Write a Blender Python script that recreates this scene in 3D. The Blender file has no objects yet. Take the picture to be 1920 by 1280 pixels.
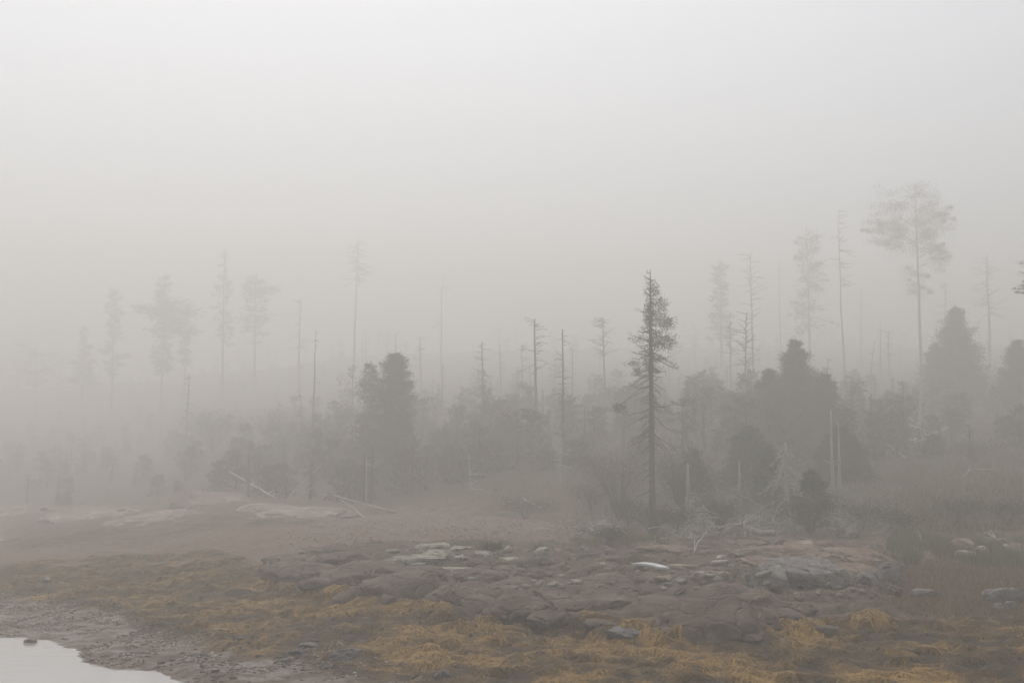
import bpy, bmesh, math, random
import numpy as np
from mathutils import Vector, Matrix

# ------------------------------------------------------------------ camera, sky, sun, exposure
SC = bpy.context.scene
COL = SC.collection
F = 1920 * 50.0 / 36.0          # focal length in photograph pixels
CH = 4.6                        # camera height over the water
HOR = 880                       # row of the horizon in photograph pixels
PITCH = math.atan((HOR - 640) / F)

cam_d = bpy.data.cameras.new('camera')
cam_d.lens = 50; cam_d.sensor_width = 36; cam_d.clip_start = 0.1; cam_d.clip_end = 2000
cam = bpy.data.objects.new('camera', cam_d); COL.objects.link(cam)
cam.location = (0, 0, CH); cam.rotation_euler = (math.pi / 2 + PITCH, 0, 0)
SC.camera = cam

SUN_EL, SUN_ROT = math.radians(58), math.radians(-10)
world = bpy.data.worlds.new('World'); SC.world = world; world.use_nodes = True
wn, wl = world.node_tree.nodes, world.node_tree.links
wn.clear()
sky = wn.new('ShaderNodeTexSky'); sky.sky_type = 'NISHITA'; sky.sun_disc = False
sky.sun_elevation = SUN_EL; sky.sun_rotation = SUN_ROT
sky.air_density = 1.0; sky.dust_density = 3.5; sky.ozone_density = 1.0
hs = wn.new('ShaderNodeHueSaturation'); hs.inputs['Saturation'].default_value = 0.55
bgn = wn.new('ShaderNodeBackground'); bgn.inputs['Strength'].default_value = 0.15
wo = wn.new('ShaderNodeOutputWorld')
wl.new(sky.outputs[0], hs.inputs['Color']); wl.new(hs.outputs[0], bgn.inputs[0]); wl.new(bgn.outputs[0], wo.inputs[0])

sun_d = bpy.data.lights.new('sun', 'SUN'); sun_d.energy = 1.2; sun_d.angle = math.radians(30); sun_d.color = (1, .993, .975)
sun = bpy.data.objects.new('sun', sun_d); COL.objects.link(sun)
sun.rotation_euler = (math.pi / 2 - SUN_EL, 0, math.pi - SUN_ROT)

vs = SC.view_settings
vs.view_transform = 'Standard'; vs.look = 'None'; vs.exposure = 0.07; vs.gamma = 1.0
vs.use_curve_mapping = False
SC.cycles.volume_bounces = 2
SC.cycles.max_bounces = 6
SC.cycles.diffuse_bounces = 2
SC.cycles.glossy_bounces = 3
FOG = 0.0075

# ------------------------------------------------------------------ helpers: noise
def _h(ix, iy, s):
    n = (ix.astype(np.int64) * 374761393 + iy.astype(np.int64) * 668265263 + s * 2147483647) & 0xffffffff
    n = ((n ^ (n >> 13)) * 1274126177) & 0xffffffff
    n = ((n ^ (n >> 16)) * 2246822519) & 0xffffffff
    return ((n ^ (n >> 15)) & 0xffffff) / float(0xffffff)
def vnoise(x, y, s=0):
    x = np.asarray(x, float); y = np.asarray(y, float)
    ix, iy = np.floor(x), np.floor(y); fx, fy = x - ix, y - iy
    fx = fx * fx * fx * (fx * (fx * 6 - 15) + 10); fy = fy * fy * fy * (fy * (fy * 6 - 15) + 10)
    a, b, c, d = _h(ix, iy, s), _h(ix + 1, iy, s), _h(ix, iy + 1, s), _h(ix + 1, iy + 1, s)
    return (a + (b - a) * fx) * (1 - fy) + (c + (d - c) * fx) * fy
def fbm(x, y, o=4, s=0):
    t, a, n = 0., 1., 0.
    for k in range(o):
        t = t + a * vnoise(x, y, s + k * 17); n += a; a *= .5
        x, y = x * 2.03 + 11.3 - y * .3, y * 2.01 + 7.7 + x * .15
    return t / n
def cells(x, y, s=0):
    """distance to nearest and second nearest feature point, and an id value"""
    x = np.asarray(x, float); y = np.asarray(y, float)
    ix, iy = np.floor(x), np.floor(y)
    d1 = np.full(x.shape, 9.); d2 = np.full(x.shape, 9.); idv = np.zeros(x.shape)
    for i in (-1, 0, 1):
        for j in (-1, 0, 1):
            cx, cy = ix + i, iy + j
            px, py = cx + .1 + .8 * _h(cx, cy, s), cy + .1 + .8 * _h(cx, cy, s + 5)
            d = np.hypot(px - x, py - y)
            m = d < d1
            d2 = np.where(m, d1, np.minimum(d2, d)); idv = np.where(m, _h(cx, cy, s + 9), idv); d1 = np.where(m, d, d1)
    return d1, d2, idv
def sstep(a, b, x):
    t = np.clip((np.asarray(x, float) - a) / (b - a), 0, 1); return t * t * (3 - 2 * t)

# ------------------------------------------------------------------ helpers: terrain shape
PROF = {  # bearing column : (distance, height) pairs
    -900: [(20, -.9), (42, -.3), (60, .1), (80, 1.2), (100, 2.2), (280, 8)],
    0:    [(20, -.8), (33, -.12), (34.6, .10), (48, .45), (60, .9), (68, 1.7), (75, 2.0), (100, 3), (280, 8)],
    250:  [(20, -.6), (28.4, -.12), (30.2, .10), (40, .42), (50, .75), (58, 1.3), (66, 1.8), (75, 2.2), (100, 3.2), (280, 8)],
    450:  [(20, -.3), (25.4, -.12), (27.2, .12), (36, .5), (44, .9), (52, 1.3), (60, 2.0), (66, 2.2), (75, 2.5), (100, 3.5), (280, 9)],
    700:  [(20, -.1), (25, .12), (32, .5), (38, .9), (44, 1.2), (52, 1.5), (57, 1.8), (64, 2.2), (75, 2.8), (100, 4), (280, 9)],
    1000: [(20, .0), (25, .15), (32, .45), (37, .85), (42, 1.15), (47, 1.4), (54, 1.7), (60, 2.2), (75, 3), (100, 4.2), (280, 9)],
    1300: [(20, .0), (25, .15), (30, .35), (34, .75), (40, 1.15), (45, 1.35), (50, 1.6), (60, 2.3), (75, 3.2), (100, 4.5), (280, 10)],
    1600: [(20, .0), (25, .15), (31, .35), (36, .7), (40, 1.1), (44, 1.4), (50, 1.9), (58, 3.0), (66, 4.2), (75, 5.2), (100, 6.5), (280, 11)],
    1920: [(20, .0), (25, .15), (32, .4), (38, .7), (43, 1.1), (48, 1.6), (56, 3.0), (66, 4.9), (75, 6.3), (90, 7.4), (120, 8.5), (280, 12)],
    2900: [(20, .1), (25, .3), (32, .6), (38, 1.2), (48, 2.6), (66, 6.), (90, 9.), (120, 11.), (280, 15)],
}
PK = sorted(PROF)
# real distance of each station of the profile table; heights follow the slope of the sight lines
_MO = [0, 20, 27.3, 34, 42, 50, 60, 68, 75, 88, 100, 280]; _MN = [0, 22, 30.7, 39.6, 54, 69, 106, 162, 240, 345, 440, 640]
def D(y): return np.interp(y, _MO, _MN)
def UN(y): return np.interp(y, _MN, _MO)
HILL = {-900: [(75, 900), (88, 830), (100, 780)], 0: [(72, 895), (80, 825), (88, 780), (100, 730)], 250: [(70, 895), (75, 845), (88, 765), (100, 715)], 450: [(64, 900), (68, 845), (75, 790), (88, 725), (100, 695)],
        700: [(61, 895), (66, 820), (75, 745), (88, 695), (100, 665)], 1000: [(59, 885), (64, 800), (75, 720), (88, 680), (100, 655)], 1300: [(57, 885), (62, 800), (75, 712), (88, 675), (100, 650)],
        1600: [(58, 885), (63, 800), (75, 715), (88, 675), (100, 650)], 1920: [(58, 870), (63, 800), (75, 715), (88, 670), (100, 645)], 2900: [(60, 840), (66, 770), (75, 700), (88, 660), (100, 640)]}
for k in PK:                      # the wooded hill behind the shore
    y1 = HILL[k][0][0]
    PROF[k] = [q for q in PROF[k] if q[0] < y1 - 3] + [(y, CH - (row - 830) * y / F) for y, row in HILL[k]] + [(280, CH - (770 - 830) * 280 / F)]
for k in PK:
    PROF[k] = [(float(D(y)), z if y < 27 else CH - ((CH - z) * F / y + 830 - HOR) * float(D(y)) / F) for y, z in sorted(PROF[k] + [(v, float(np.interp(v, *zip(*PROF[k])))) for v in (30.1, 38.1, 46.1, 55.1, 70.1, 82.1)])]
def bearing(x, y):
    return 960 + F * np.asarray(x, float) / np.maximum(np.asarray(y, float), 14.)
def zbase(x, y):
    x = np.asarray(x, float); y = np.asarray(y, float)
    b = np.clip(bearing(x, y), PK[0], PK[-1])
    zs = np.stack([np.interp(y, *zip(*PROF[k])) for k in PK])
    i = np.clip(np.searchsorted(PK, b) - 1, 0, len(PK) - 2)
    k0 = np.array(PK)[i]; k1 = np.array(PK)[i + 1]
    t = (b - k0) / (k1 - k0)
    t = t * t * (3 - 2 * t)
    z = np.take_along_axis(zs, i[None], 0)[0] * (1 - t) + np.take_along_axis(zs, (i + 1)[None], 0)[0] * t
    near = sstep(21, 13, y)
    return z * (1 - near) + (-1.2) * near
WU = ([-400, 0, 150, 400, 470, 520, 620, 760, 860, 1000, 1100, 1250, 1450, 1600, 1920, 2600],
      [48, 48, 49, 48, 44, 38.6, 36.3, 34.5, 32.3, 33, 31.9, 30.4, 31.5, 32.6, 34, 35])
WL = ([-400, 0, 200, 300, 450, 600, 700, 850, 950], [41, 41, 37.5, 33.5, 30.3, 28.6, 27.2, 25.5, 18])
def weed_mask(x, y):
    b = bearing(x, y); w = (fbm(x * .8, y * .4, 3, 31) - .5) * 1.6; x0, y0, y = x, y, UN(y)
    up = np.interp(b, *WU); lo = np.interp(b, *WL)
    m = sstep(up + .7, up - .5, y + w) * sstep(lo - .8, lo + .8, y + w)
    patch = fbm(x0 * .4, y0 * .25, 3, 77)
    return m * sstep(.22, .36, patch + .4 * sstep(500, 800, b))
def rock_mask(x, y):
    b = bearing(x, y)
    up = np.interp(b, [420, 520, 700, 900, 1450, 1680, 1720], [41, 44, 46.5, 46, 45.5, 44, 41])
    lo = np.interp(b, *WU)
    w = (fbm(x * .6, y * .35, 3, 51) - .5) * 3; y = UN(y)
    m = sstep(up + .8, up - .8, y + w) * sstep(lo - 1.5, lo - .2, y) * sstep(440, 520, b) * sstep(1700, 1640, b + w * 8)
    left = sstep(0, 60, b) * sstep(640, 560, b) * sstep(52, 54, y + w) * sstep(66, 63, y + w)   # the granite shelf under the far trees
    return np.clip(m + left * .8, 0, 1)
def mud_mask(x, y):
    b = bearing(x, y)
    lo = np.interp(b, *WL)
    return sstep(1000, 800, b) * sstep(lo + 3, lo - .5, UN(y) + (fbm(x, y, 2, 3) - .5) * 2)
def zfull(x, y):
    x = np.asarray(x, float); y = np.asarray(y, float)
    z = zbase(x, y)
    wm, rm, mm = weed_mask(x, y), rock_mask(x, y), mud_mask(x, y)
    # billowy mounds of weed-covered stones
    d1, d2, _ = cells(x * 1.05 + fbm(x, y, 2, 4) * .7, y * .8, 12)
    d3, _, i3 = cells(x * 1.9 + .6 * vnoise(x * 2, y * 2, 8), y * 1.5 + .5 * vnoise(x * 1.7, y * 1.7, 18), 13)
    mound = np.sqrt(np.clip(1 - d1 * d1 * 1.6, 0, 1)) * .09 * (.2 + 1.1 * vnoise(x * .7, y * .6, 44)) + np.sqrt(np.clip(1 - d3 * d3 * 1.5, 0, 1)) * .21 * (.2 + i3)
    z = z + wm * (mound - .10 + (fbm(x * 5, y * 5, 2, 9) - .5) * .05)
    # bedrock: tilted blocks with cracks, on a slanting grain
    u, v = x * .82 + y * .57, -x * .57 + y * .82
    c1, c2, cid = cells(u * .42 + vnoise(x, y, 2) * .3, v * .85, 21)
    blk = (cid - .5) * .34 + np.clip(c2 - c1, 0, .28) * .75
    c1, c2, cid2 = cells(u * 1.2, v * 2.3, 22)
    blk = blk + (cid2 - .5) * .12 + np.clip(c2 - c1, 0, .2) * .28
    z = z + rm * (blk + (fbm(x * 2.2, y * 2.2, 4, 6) - .5) * .22)
    z = z + mm * (((fbm(x * 1.1, y * 1.0, 4, 15) - .5) * .13 + (fbm(x * 5, y * 5, 2, 16) - .5) * .05))
    up = sstep(54, 69, y) * (1 - rm)
    z = z + up * ((fbm(x * .3, y * .3, 4, 19) - .5) * .8 + (fbm(x * 2.5, y * 2.5, 3, 20) - .5) * .16)
    z = z + (1 - wm) * (1 - rm) * (1 - mm) * sstep(90, 50, y) * (fbm(x * 3, y * 3, 3, 23) - .5) * .08
    return z
def axis(parts):
    return np.unique(np.concatenate([np.arange(a, b, s) for a, b, s in parts]).round(4))
gx = axis([(-620, -180, 20), (-180, -80, 4), (-80, -30, 1.0), (-30, -19, .34), (-19, 20, .18), (20, 30, .34), (30, 80, 1.), (80, 180, 4), (180, 621, 20)])
gy = axis([(-60, 10, 8), (10, 28, .6), (28, 62, .165), (62, 92, .34), (92, 170, .9), (170, 250, 1.6), (250, 450, 3.5), (450, 671, 16)])
GX, GY = np.meshgrid(gx, gy); GZ = zfull(GX, GY)
def zg(x, y):
    x = np.asarray(x, float); y = np.asarray(y, float)
    i = np.clip(np.searchsorted(gx, x) - 1, 0, len(gx) - 2); j = np.clip(np.searchsorted(gy, y) - 1, 0, len(gy) - 2)
    u = np.clip((x - gx[i]) / (gx[i + 1] - gx[i]), 0, 1); v = np.clip((y - gy[j]) / (gy[j + 1] - gy[j]), 0, 1)
    return (GZ[j, i] * (1 - u) + GZ[j, i + 1] * u) * (1 - v) + (GZ[j + 1, i] * (1 - u) + GZ[j + 1, i + 1] * u) * v
def zat(x, y): return float(zg(np.array([x]), np.array([y]))[0])
CP, SP = math.cos(PITCH), math.sin(PITCH)
def ray(px, py):
    a, c = (px - 960) / F, (640 - py) / F
    return np.array([a, CP - c * SP, SP + c * CP])       # unnormalised direction
def hit(px, py, z_extra=0.):
    """the spot of the shore that lies in a given direction from the camera stand"""
    d = ray(px, py); t = np.arange(22, 300, .07) / d[1]
    X, Y, Z = d[0] * t, d[1] * t, CH + d[2] * t
    below = np.nonzero(Z <= zg(X, Y) + z_extra)[0]
    i = below[0] if len(below) else len(t) - 1
    return Vector((X[i], Y[i], zat(X[i], Y[i])))
def at(px, py, y):
    y = float(D(y)); d = ray(px, py); t = y / d[1]
    return Vector((d[0] * t, y, CH + d[2] * t))
def stand(px, y):
    y = float(D(y)); x = (px - 960) / F * y
    return Vector((x, y, zat(x, y)))

# ------------------------------------------------------------------ helpers: meshes and objects
class G:
    """collects triangles and quads of one mesh"""
    def __init__(s): s.v = []; s.q = []; s.t = []; s.n = 0; s.mi_q = []
    def add(s, V, Q=None, T=None):
        V = np.asarray(V, float).reshape(-1, 3)
        if Q is not None and len(Q): s.q.append(np.asarray(Q, np.int64).reshape(-1, 4) + s.n)
        if T is not None and len(T): s.t.append(np.asarray(T, np.int64).reshape(-1, 3) + s.n)
        s.v.append(V); s.n += len(V)
    def tube(s, P, R, k=5, cap=True):
        P = np.asarray(P, float); R = np.asarray(R, float) * np.ones(len(P)); n = len(P)
        tg = np.gradient(P, axis=0); tg /= np.linalg.norm(tg, axis=1)[:, None] + 1e-9
        ref = np.array([0, 0, 1.]) if abs(tg[0][2]) < .8 else np.array([1., 0, 0])
        a = np.cross(tg, ref); a /= np.linalg.norm(a, axis=1)[:, None] + 1e-9
        b = np.cross(tg, a)
        th = np.arange(k) * 2 * math.pi / k
        V = P[:, None] + R[:, None, None] * (a[:, None] * np.cos(th)[None, :, None] + b[:, None] * np.sin(th)[None, :, None])
        i = np.arange(n - 1)[:, None] * k; j = np.arange(k)[None]; j2 = (j + 1) % k
        Q = np.stack([i + j, i + j2, i + k + j2, i + k + j], -1).reshape(-1, 4)
        T = None
        V = V.reshape(-1, 3)
        if cap:
            V = np.vstack([V, P[0], P[-1]]); jj = np.arange(k)
            T = np.vstack([np.stack([(jj + 1) % k, jj, np.full(k, n * k)], -1), np.stack([(n - 1) * k + jj, (n - 1) * k + (jj + 1) % k, np.full(k, n * k + 1)], -1)])
        s.add(V, Q, T)
    def leaves(s, P, A, L, W, rng, tri=False):
        """flat leaf faces at P along axis A"""
        P = np.asarray(P, float).reshape(-1, 3); n = len(P)
        if n == 0: return
        A = np.asarray(A, float).reshape(-1, 3); A = A / (np.linalg.norm(A, axis=1)[:, None] + 1e-9)
        L = (np.ones(n) * L)[:, None]; W = (np.ones(n) * W)[:, None]
        S = np.cross(A, rng.normal(size=(n, 3))); S /= np.linalg.norm(S, axis=1)[:, None] + 1e-9
        if tri:
            V = np.stack([P - S * W / 2, P + S * W / 2, P + A * L], 1).reshape(-1, 3)
            s.add(V, T=np.arange(n * 3).reshape(-1, 3))
        else:
            V = np.stack([P, P + A * L * .5 + S * W / 2, P + A * L, P + A * L * .5 - S * W / 2], 1).reshape(-1, 3)
            s.add(V, Q=np.arange(n * 4).reshape(-1, 4))
    def mesh(s, name, smooth=False):
        me = bpy.data.meshes.new(name)
        if not s.v: return me
        V = np.vstack(s.v); q = np.vstack(s.q) if s.q else np.zeros((0, 4), np.int64); t = np.vstack(s.t) if s.t else np.zeros((0, 3), np.int64)
        me.vertices.add(len(V)); me.vertices.foreach_set('co', V.astype(np.float32).ravel())
        me.loops.add(len(q) * 4 + len(t) * 3); me.loops.foreach_set('vertex_index', np.concatenate([q.ravel(), t.ravel()]).astype(np.int32))
        me.polygons.add(len(q) + len(t))
        st = np.concatenate([np.arange(len(q)) * 4, len(q) * 4 + np.arange(len(t)) * 3]).astype(np.int32)
        me.polygons.foreach_set('loop_start', st)
        me.update(calc_edges=True)
        if smooth: me.polygons.foreach_set('use_smooth', np.ones(len(me.polygons), bool))
        return me
def obj(name, mesh, mat=None, parent=None, loc=None):
    if isinstance(mesh, G): mesh = mesh.mesh(name, smooth=name in SMOOTH)
    o = bpy.data.objects.new(name, mesh); COL.objects.link(o)
    if mat and not mesh.materials: mesh.materials.append(mat)
    if parent: o.parent = parent
    if loc is not None: o.location = loc
    return o
SMOOTH = {'trunk', 'log', 'root', 'branch'}
def tag(o, label, cat, group=None, kind=None):
    o['label'] = label; o['category'] = cat
    if group: o['group'] = group
    if kind: o['kind'] = kind
    return o
def thing(name, label, cat, loc=(0, 0, 0), group=None):
    o = bpy.data.objects.new(name, None); COL.objects.link(o); o.location = loc
    return tag(o, label, cat, group)
def structure(o): o['kind'] = 'structure'; return o

# ------------------------------------------------------------------ helpers: materials
def new_mat(name):
    m = bpy.data.materials.new(name); m.use_nodes = True
    return m, m.node_tree.nodes, m.node_tree.links, m.node_tree.nodes['Principled BSDF']
def ramp(n, l, fac, stops):
    r = n.new('ShaderNodeValToRGB'); e = r.color_ramp.elements
    while len(e) < len(stops): e.new(.5)
    for k, (p, c) in enumerate(stops): e[k].position = p; e[k].color = (*c, 1)
    l.new(fac, r.inputs[0]); return r.outputs[0]
def noise_node(n, l, scale, detail=5, coord=None, rough=.6, stretch=None):
    t = n.new('ShaderNodeTexNoise'); t.inputs['Scale'].default_value = scale; t.inputs['Detail'].default_value = detail; t.inputs['Roughness'].default_value = rough
    if coord is None:
        tc = n.new('ShaderNodeTexCoord'); coord = tc.outputs['Object']
    if stretch:
        mp = n.new('ShaderNodeMapping'); mp.inputs['Scale'].default_value = stretch; l.new(coord, mp.inputs[0]); coord = mp.outputs[0]
    l.new(coord, t.inputs['Vector']); return t.outputs['Fac']
def mix(n, l, fac, a, b):
    m = n.new('ShaderNodeMix'); m.data_type = 'RGBA'
    for s, v in ((0, fac), (6, a), (7, b)):
        if isinstance(v, (int, float)): m.inputs[s].default_value = v
        elif isinstance(v, tuple): m.inputs[s].default_value = (*v, 1)
        else: l.new(v, m.inputs[s])
    return m.outputs[2]
def bump(n, l, h, b, strength=.5, dist=.03):
    k = n.new('ShaderNodeBump'); k.inputs['Strength'].default_value = strength; k.inputs['Distance'].default_value = dist
    l.new(h, k.inputs['Height']); l.new(k.outputs[0], b.inputs['Normal'])
def mat_noise(name, stops, scale=4, rough=.85, bscale=None, bdist=.02, stretch=None, coat=0):
    m, n, l, b = new_mat(name)
    l.new(ramp(n, l, noise_node(n, l, scale, 6, stretch=stretch), stops), b.inputs['Base Color'])
    b.inputs['Roughness'].default_value = rough
    b.inputs['Specular IOR Level'].default_value = .35
    if bscale: bump(n, l, noise_node(n, l, bscale, 5, stretch=stretch), b, .8, bdist)
    return m
def mat_leaf(name, stops, rough=.7, trans=True):
    m, n, l, b = new_mat(name)
    g = n.new('ShaderNodeNewGeometry')
    l.new(ramp(n, l, g.outputs['Random Per Island'], stops), b.inputs['Base Color'])
    b.inputs['Roughness'].default_value = rough; b.inputs['Specular IOR Level'].default_value = .08
    return m
def mat_stone(name, dark, mid, light, lichen=None, lich_amt=.5, scale=3., speck=.5, rough=.85):
    m, n, l, b = new_mat(name)
    tc = n.new('ShaderNodeTexCoord'); oi = n.new('ShaderNodeObjectInfo')
    ad = n.new('ShaderNodeVectorMath'); ad.operation = 'MULTIPLY_ADD'; ad.inputs[1].default_value = (1, 1, 1)
    l.new(tc.outputs['Object'], ad.inputs[0])
    cv = n.new('ShaderNodeCombineXYZ'); ml = n.new('ShaderNodeMath'); ml.operation = 'MULTIPLY'; ml.inputs[1].default_value = 37.
    l.new(oi.outputs['Random'], ml.inputs[0]); l.new(ml.outputs[0], cv.inputs[0]); l.new(ml.outputs[0], cv.inputs[2]); l.new(cv.outputs[0], ad.inputs[2])
    co = ad.outputs[0]
    c = ramp(n, l, noise_node(n, l, scale, 7, co, .65), [(.3, dark), (.5, mid), (.72, light)])
    sp = noise_node(n, l, scale * 14, 3, co, .7)
    c = mix(n, l, ramp(n, l, sp, [(.58, (0, 0, 0)), (.68, (speck, speck, speck))]), c, dark)
    if lichen:
        f = ramp(n, l, noise_node(n, l, scale * .9, 8, co, .7), [(.62 - .28 * lich_amt, (0, 0, 0)), (.70 - .28 * lich_amt, (1, 1, 1))])
        c = mix(n, l, f, c, lichen)
    l.new(c, b.inputs['Base Color']); b.inputs['Roughness'].default_value = rough
    b.inputs['Specular IOR Level'].default_value = .12 if rough > .3 else .5
    vo = n.new('ShaderNodeTexVoronoi'); vo.feature = 'DISTANCE_TO_EDGE'; vo.inputs['Scale'].default_value = scale * 1.1
    wv = n.new('ShaderNodeTexNoise'); wv.inputs['Scale'].default_value = scale * 2; l.new(co, wv.inputs['Vector'])
    av = n.new('ShaderNodeVectorMath'); av.operation = 'MULTIPLY_ADD'; av.inputs[1].default_value = (.5, .5, .5); l.new(wv.outputs['Color'], av.inputs[0]); l.new(co, av.inputs[2]); l.new(av.outputs[0], vo.inputs['Vector'])
    cr = n.new('ShaderNodeMapRange'); cr.inputs['From Max'].default_value = .08; l.new(vo.outputs['Distance'], cr.inputs['Value'])
    hsum = n.new('ShaderNodeMath'); hsum.operation = 'ADD'; l.new(cr.outputs[0], hsum.inputs[0])
    l.new(noise_node(n, l, scale * 6, 9, co, .75), hsum.inputs[1])
    bump(n, l, hsum.outputs[0], b, 1.0, .05)
    return m

M = {}
M['ledge'] = mat_stone('dark_bedrock', (0.059, 0.041, 0.031), (0.117, 0.085, 0.062), (0.213, 0.160, 0.117), scale=1.1, speck=.3, rough=.8)
M['redrock'] = mat_stone('reddish_granite', (0.125, 0.085, 0.062), (0.225, 0.152, 0.112), (0.312, 0.225, 0.173), (0.338, 0.300, 0.237), .25, 1.6, .4)
M['lichen'] = mat_stone('lichened_rock', (0.156, 0.144, 0.108), (0.360, 0.348, 0.264), (0.480, 0.468, 0.372), (0.108, 0.090, 0.072), .45, 1.8, .4)
M['pale'] = mat_stone('pale_granite', (0.312, 0.276, 0.228), (0.504, 0.456, 0.384), (0.672, 0.624, 0.552), None, 0, 2.4, .35)
M['tan'] = mat_stone('tan_granite', (0.276, 0.214, 0.152), (0.455, 0.366, 0.276), (0.621, 0.524, 0.414), None, 0, 2.2, .3)
M['grey'] = mat_stone('grey_granite', (.13, .12, .115), (.22, .2, .19), (.34, .31, .29), (.42, .4, .34), .2, 2.2, .4)
M['farrock'] = mat_stone('far_granite', (0.146, 0.107, 0.089), (0.243, 0.181, 0.153), (0.389, 0.300, 0.251), (0.454, 0.389, 0.292), .22, .5, .3)
M['wood'] = mat_noise('bleached_wood', [(.3, (.3, .28, .26)), (.55, (.5, .48, .45)), (.75, (.64, .62, .58))], 9, .8, 20, .01, (1, 1, .15))
M['board'] = mat_noise('weathered_board', [(.3, (.44, .44, .43)), (.55, (.62, .62, .6)), (.75, (.72, .72, .7))], 5, .75, 14, .006, (.2, 3, 3))
M['tanboard'] = mat_noise('tan_board', [(.3, (.42, .33, .23)), (.55, (.56, .46, .34)), (.75, (.66, .57, .44))], 5, .75, 14, .006, (.2, 3, 3))
M['bark'] = mat_noise('spruce_bark', [(.3, (.045, .038, .03)), (.55, (.085, .07, .058)), (.75, (.14, .12, .10))], 7, .9, 18, .02, (1, 1, .3))
M['palebark'] = mat_noise('pale_dead_bark', [(.3, (0.220, 0.193, 0.154)), (.55, (0.418, 0.374, 0.308)), (.75, (0.594, 0.550, 0.473))], 6, .9, 18, .015, (1, 1, .2))
M['needle'] = mat_leaf('spruce_needles', [(0, (0.029, 0.029, 0.014)), (.5, (0.055, 0.054, 0.024)), (1, (0.102, 0.084, 0.035))])
M['greenneedle'] = mat_leaf('green_needles', [(0, (.026, .048, .022)), (.5, (.05, .082, .038)), (1, (.1, .135, .065))])
M['brownneedle'] = mat_leaf('brown_needles', [(0, (0.052, 0.036, 0.019)), (.5, (0.092, 0.063, 0.034)), (1, (0.149, 0.105, 0.057))])
M['twig'] = mat_leaf('dark_twigs', [(0, (.04, .034, .028)), (.6, (.075, .064, .052)), (1, (.13, .115, .095))])
M['paletwig'] = mat_leaf('lichened_twigs', [(0, (.13, .13, .085)), (.6, (.27, .26, .175)), (1, (.46, .44, .33))])
M['woodmix'] = mat_leaf('fogged_wood', [(0, (0.035, 0.029, 0.011)), (.5, (0.069, 0.047, 0.019)), (.8, (0.117, 0.065, 0.026)), (1, (0.195, 0.110, 0.050))])
M['gravel'] = mat_leaf('gravel', [(0, (0.075, 0.056, 0.044)), (.5, (0.175, 0.131, 0.100)), (.85, (0.300, 0.237, 0.181)), (1, (0.500, 0.438, 0.362))])
M['hillgrass'] = mat_leaf('hill_grass', [(0, (0.087, 0.080, 0.029)), (.5, (0.189, 0.152, 0.052)), (.8, (0.290, 0.217, 0.072)), (1, (0.406, 0.319, 0.131))])
M['shrub'] = mat_leaf('shrub_leaves', [(0, (.04, .05, .022)), (.5, (.075, .08, .036)), (1, (.14, .125, .055))])
M['heath'] = mat_leaf('heath_leaves', [(0, (0.040, 0.032, 0.013)), (.45, (0.086, 0.063, 0.023)), (.8, (0.173, 0.116, 0.039)), (1, (0.288, 0.198, 0.075))])
M['grass'] = mat_leaf('shore_grass', [(0, (0.081, 0.098, 0.034)), (.5, (0.161, 0.178, 0.063)), (1, (0.276, 0.276, 0.115))])
M['marsh'] = mat_leaf('marsh_grass', [(0, (0.127, 0.083, 0.044)), (.5, (0.218, 0.145, 0.079)), (1, (0.322, 0.234, 0.131))])
def weed_mat():
    m, n, l, b = new_mat('rockweed'); a = n.new('ShaderNodeAttribute'); a.attribute_name = 'tone'
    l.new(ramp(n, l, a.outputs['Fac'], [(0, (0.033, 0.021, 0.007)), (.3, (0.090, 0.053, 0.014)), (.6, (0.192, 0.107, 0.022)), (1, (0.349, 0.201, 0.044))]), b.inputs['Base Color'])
    b.inputs['Roughness'].default_value = .6; b.inputs['Specular IOR Level'].default_value = .08; return m
M['weed'] = weed_mat()

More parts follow.
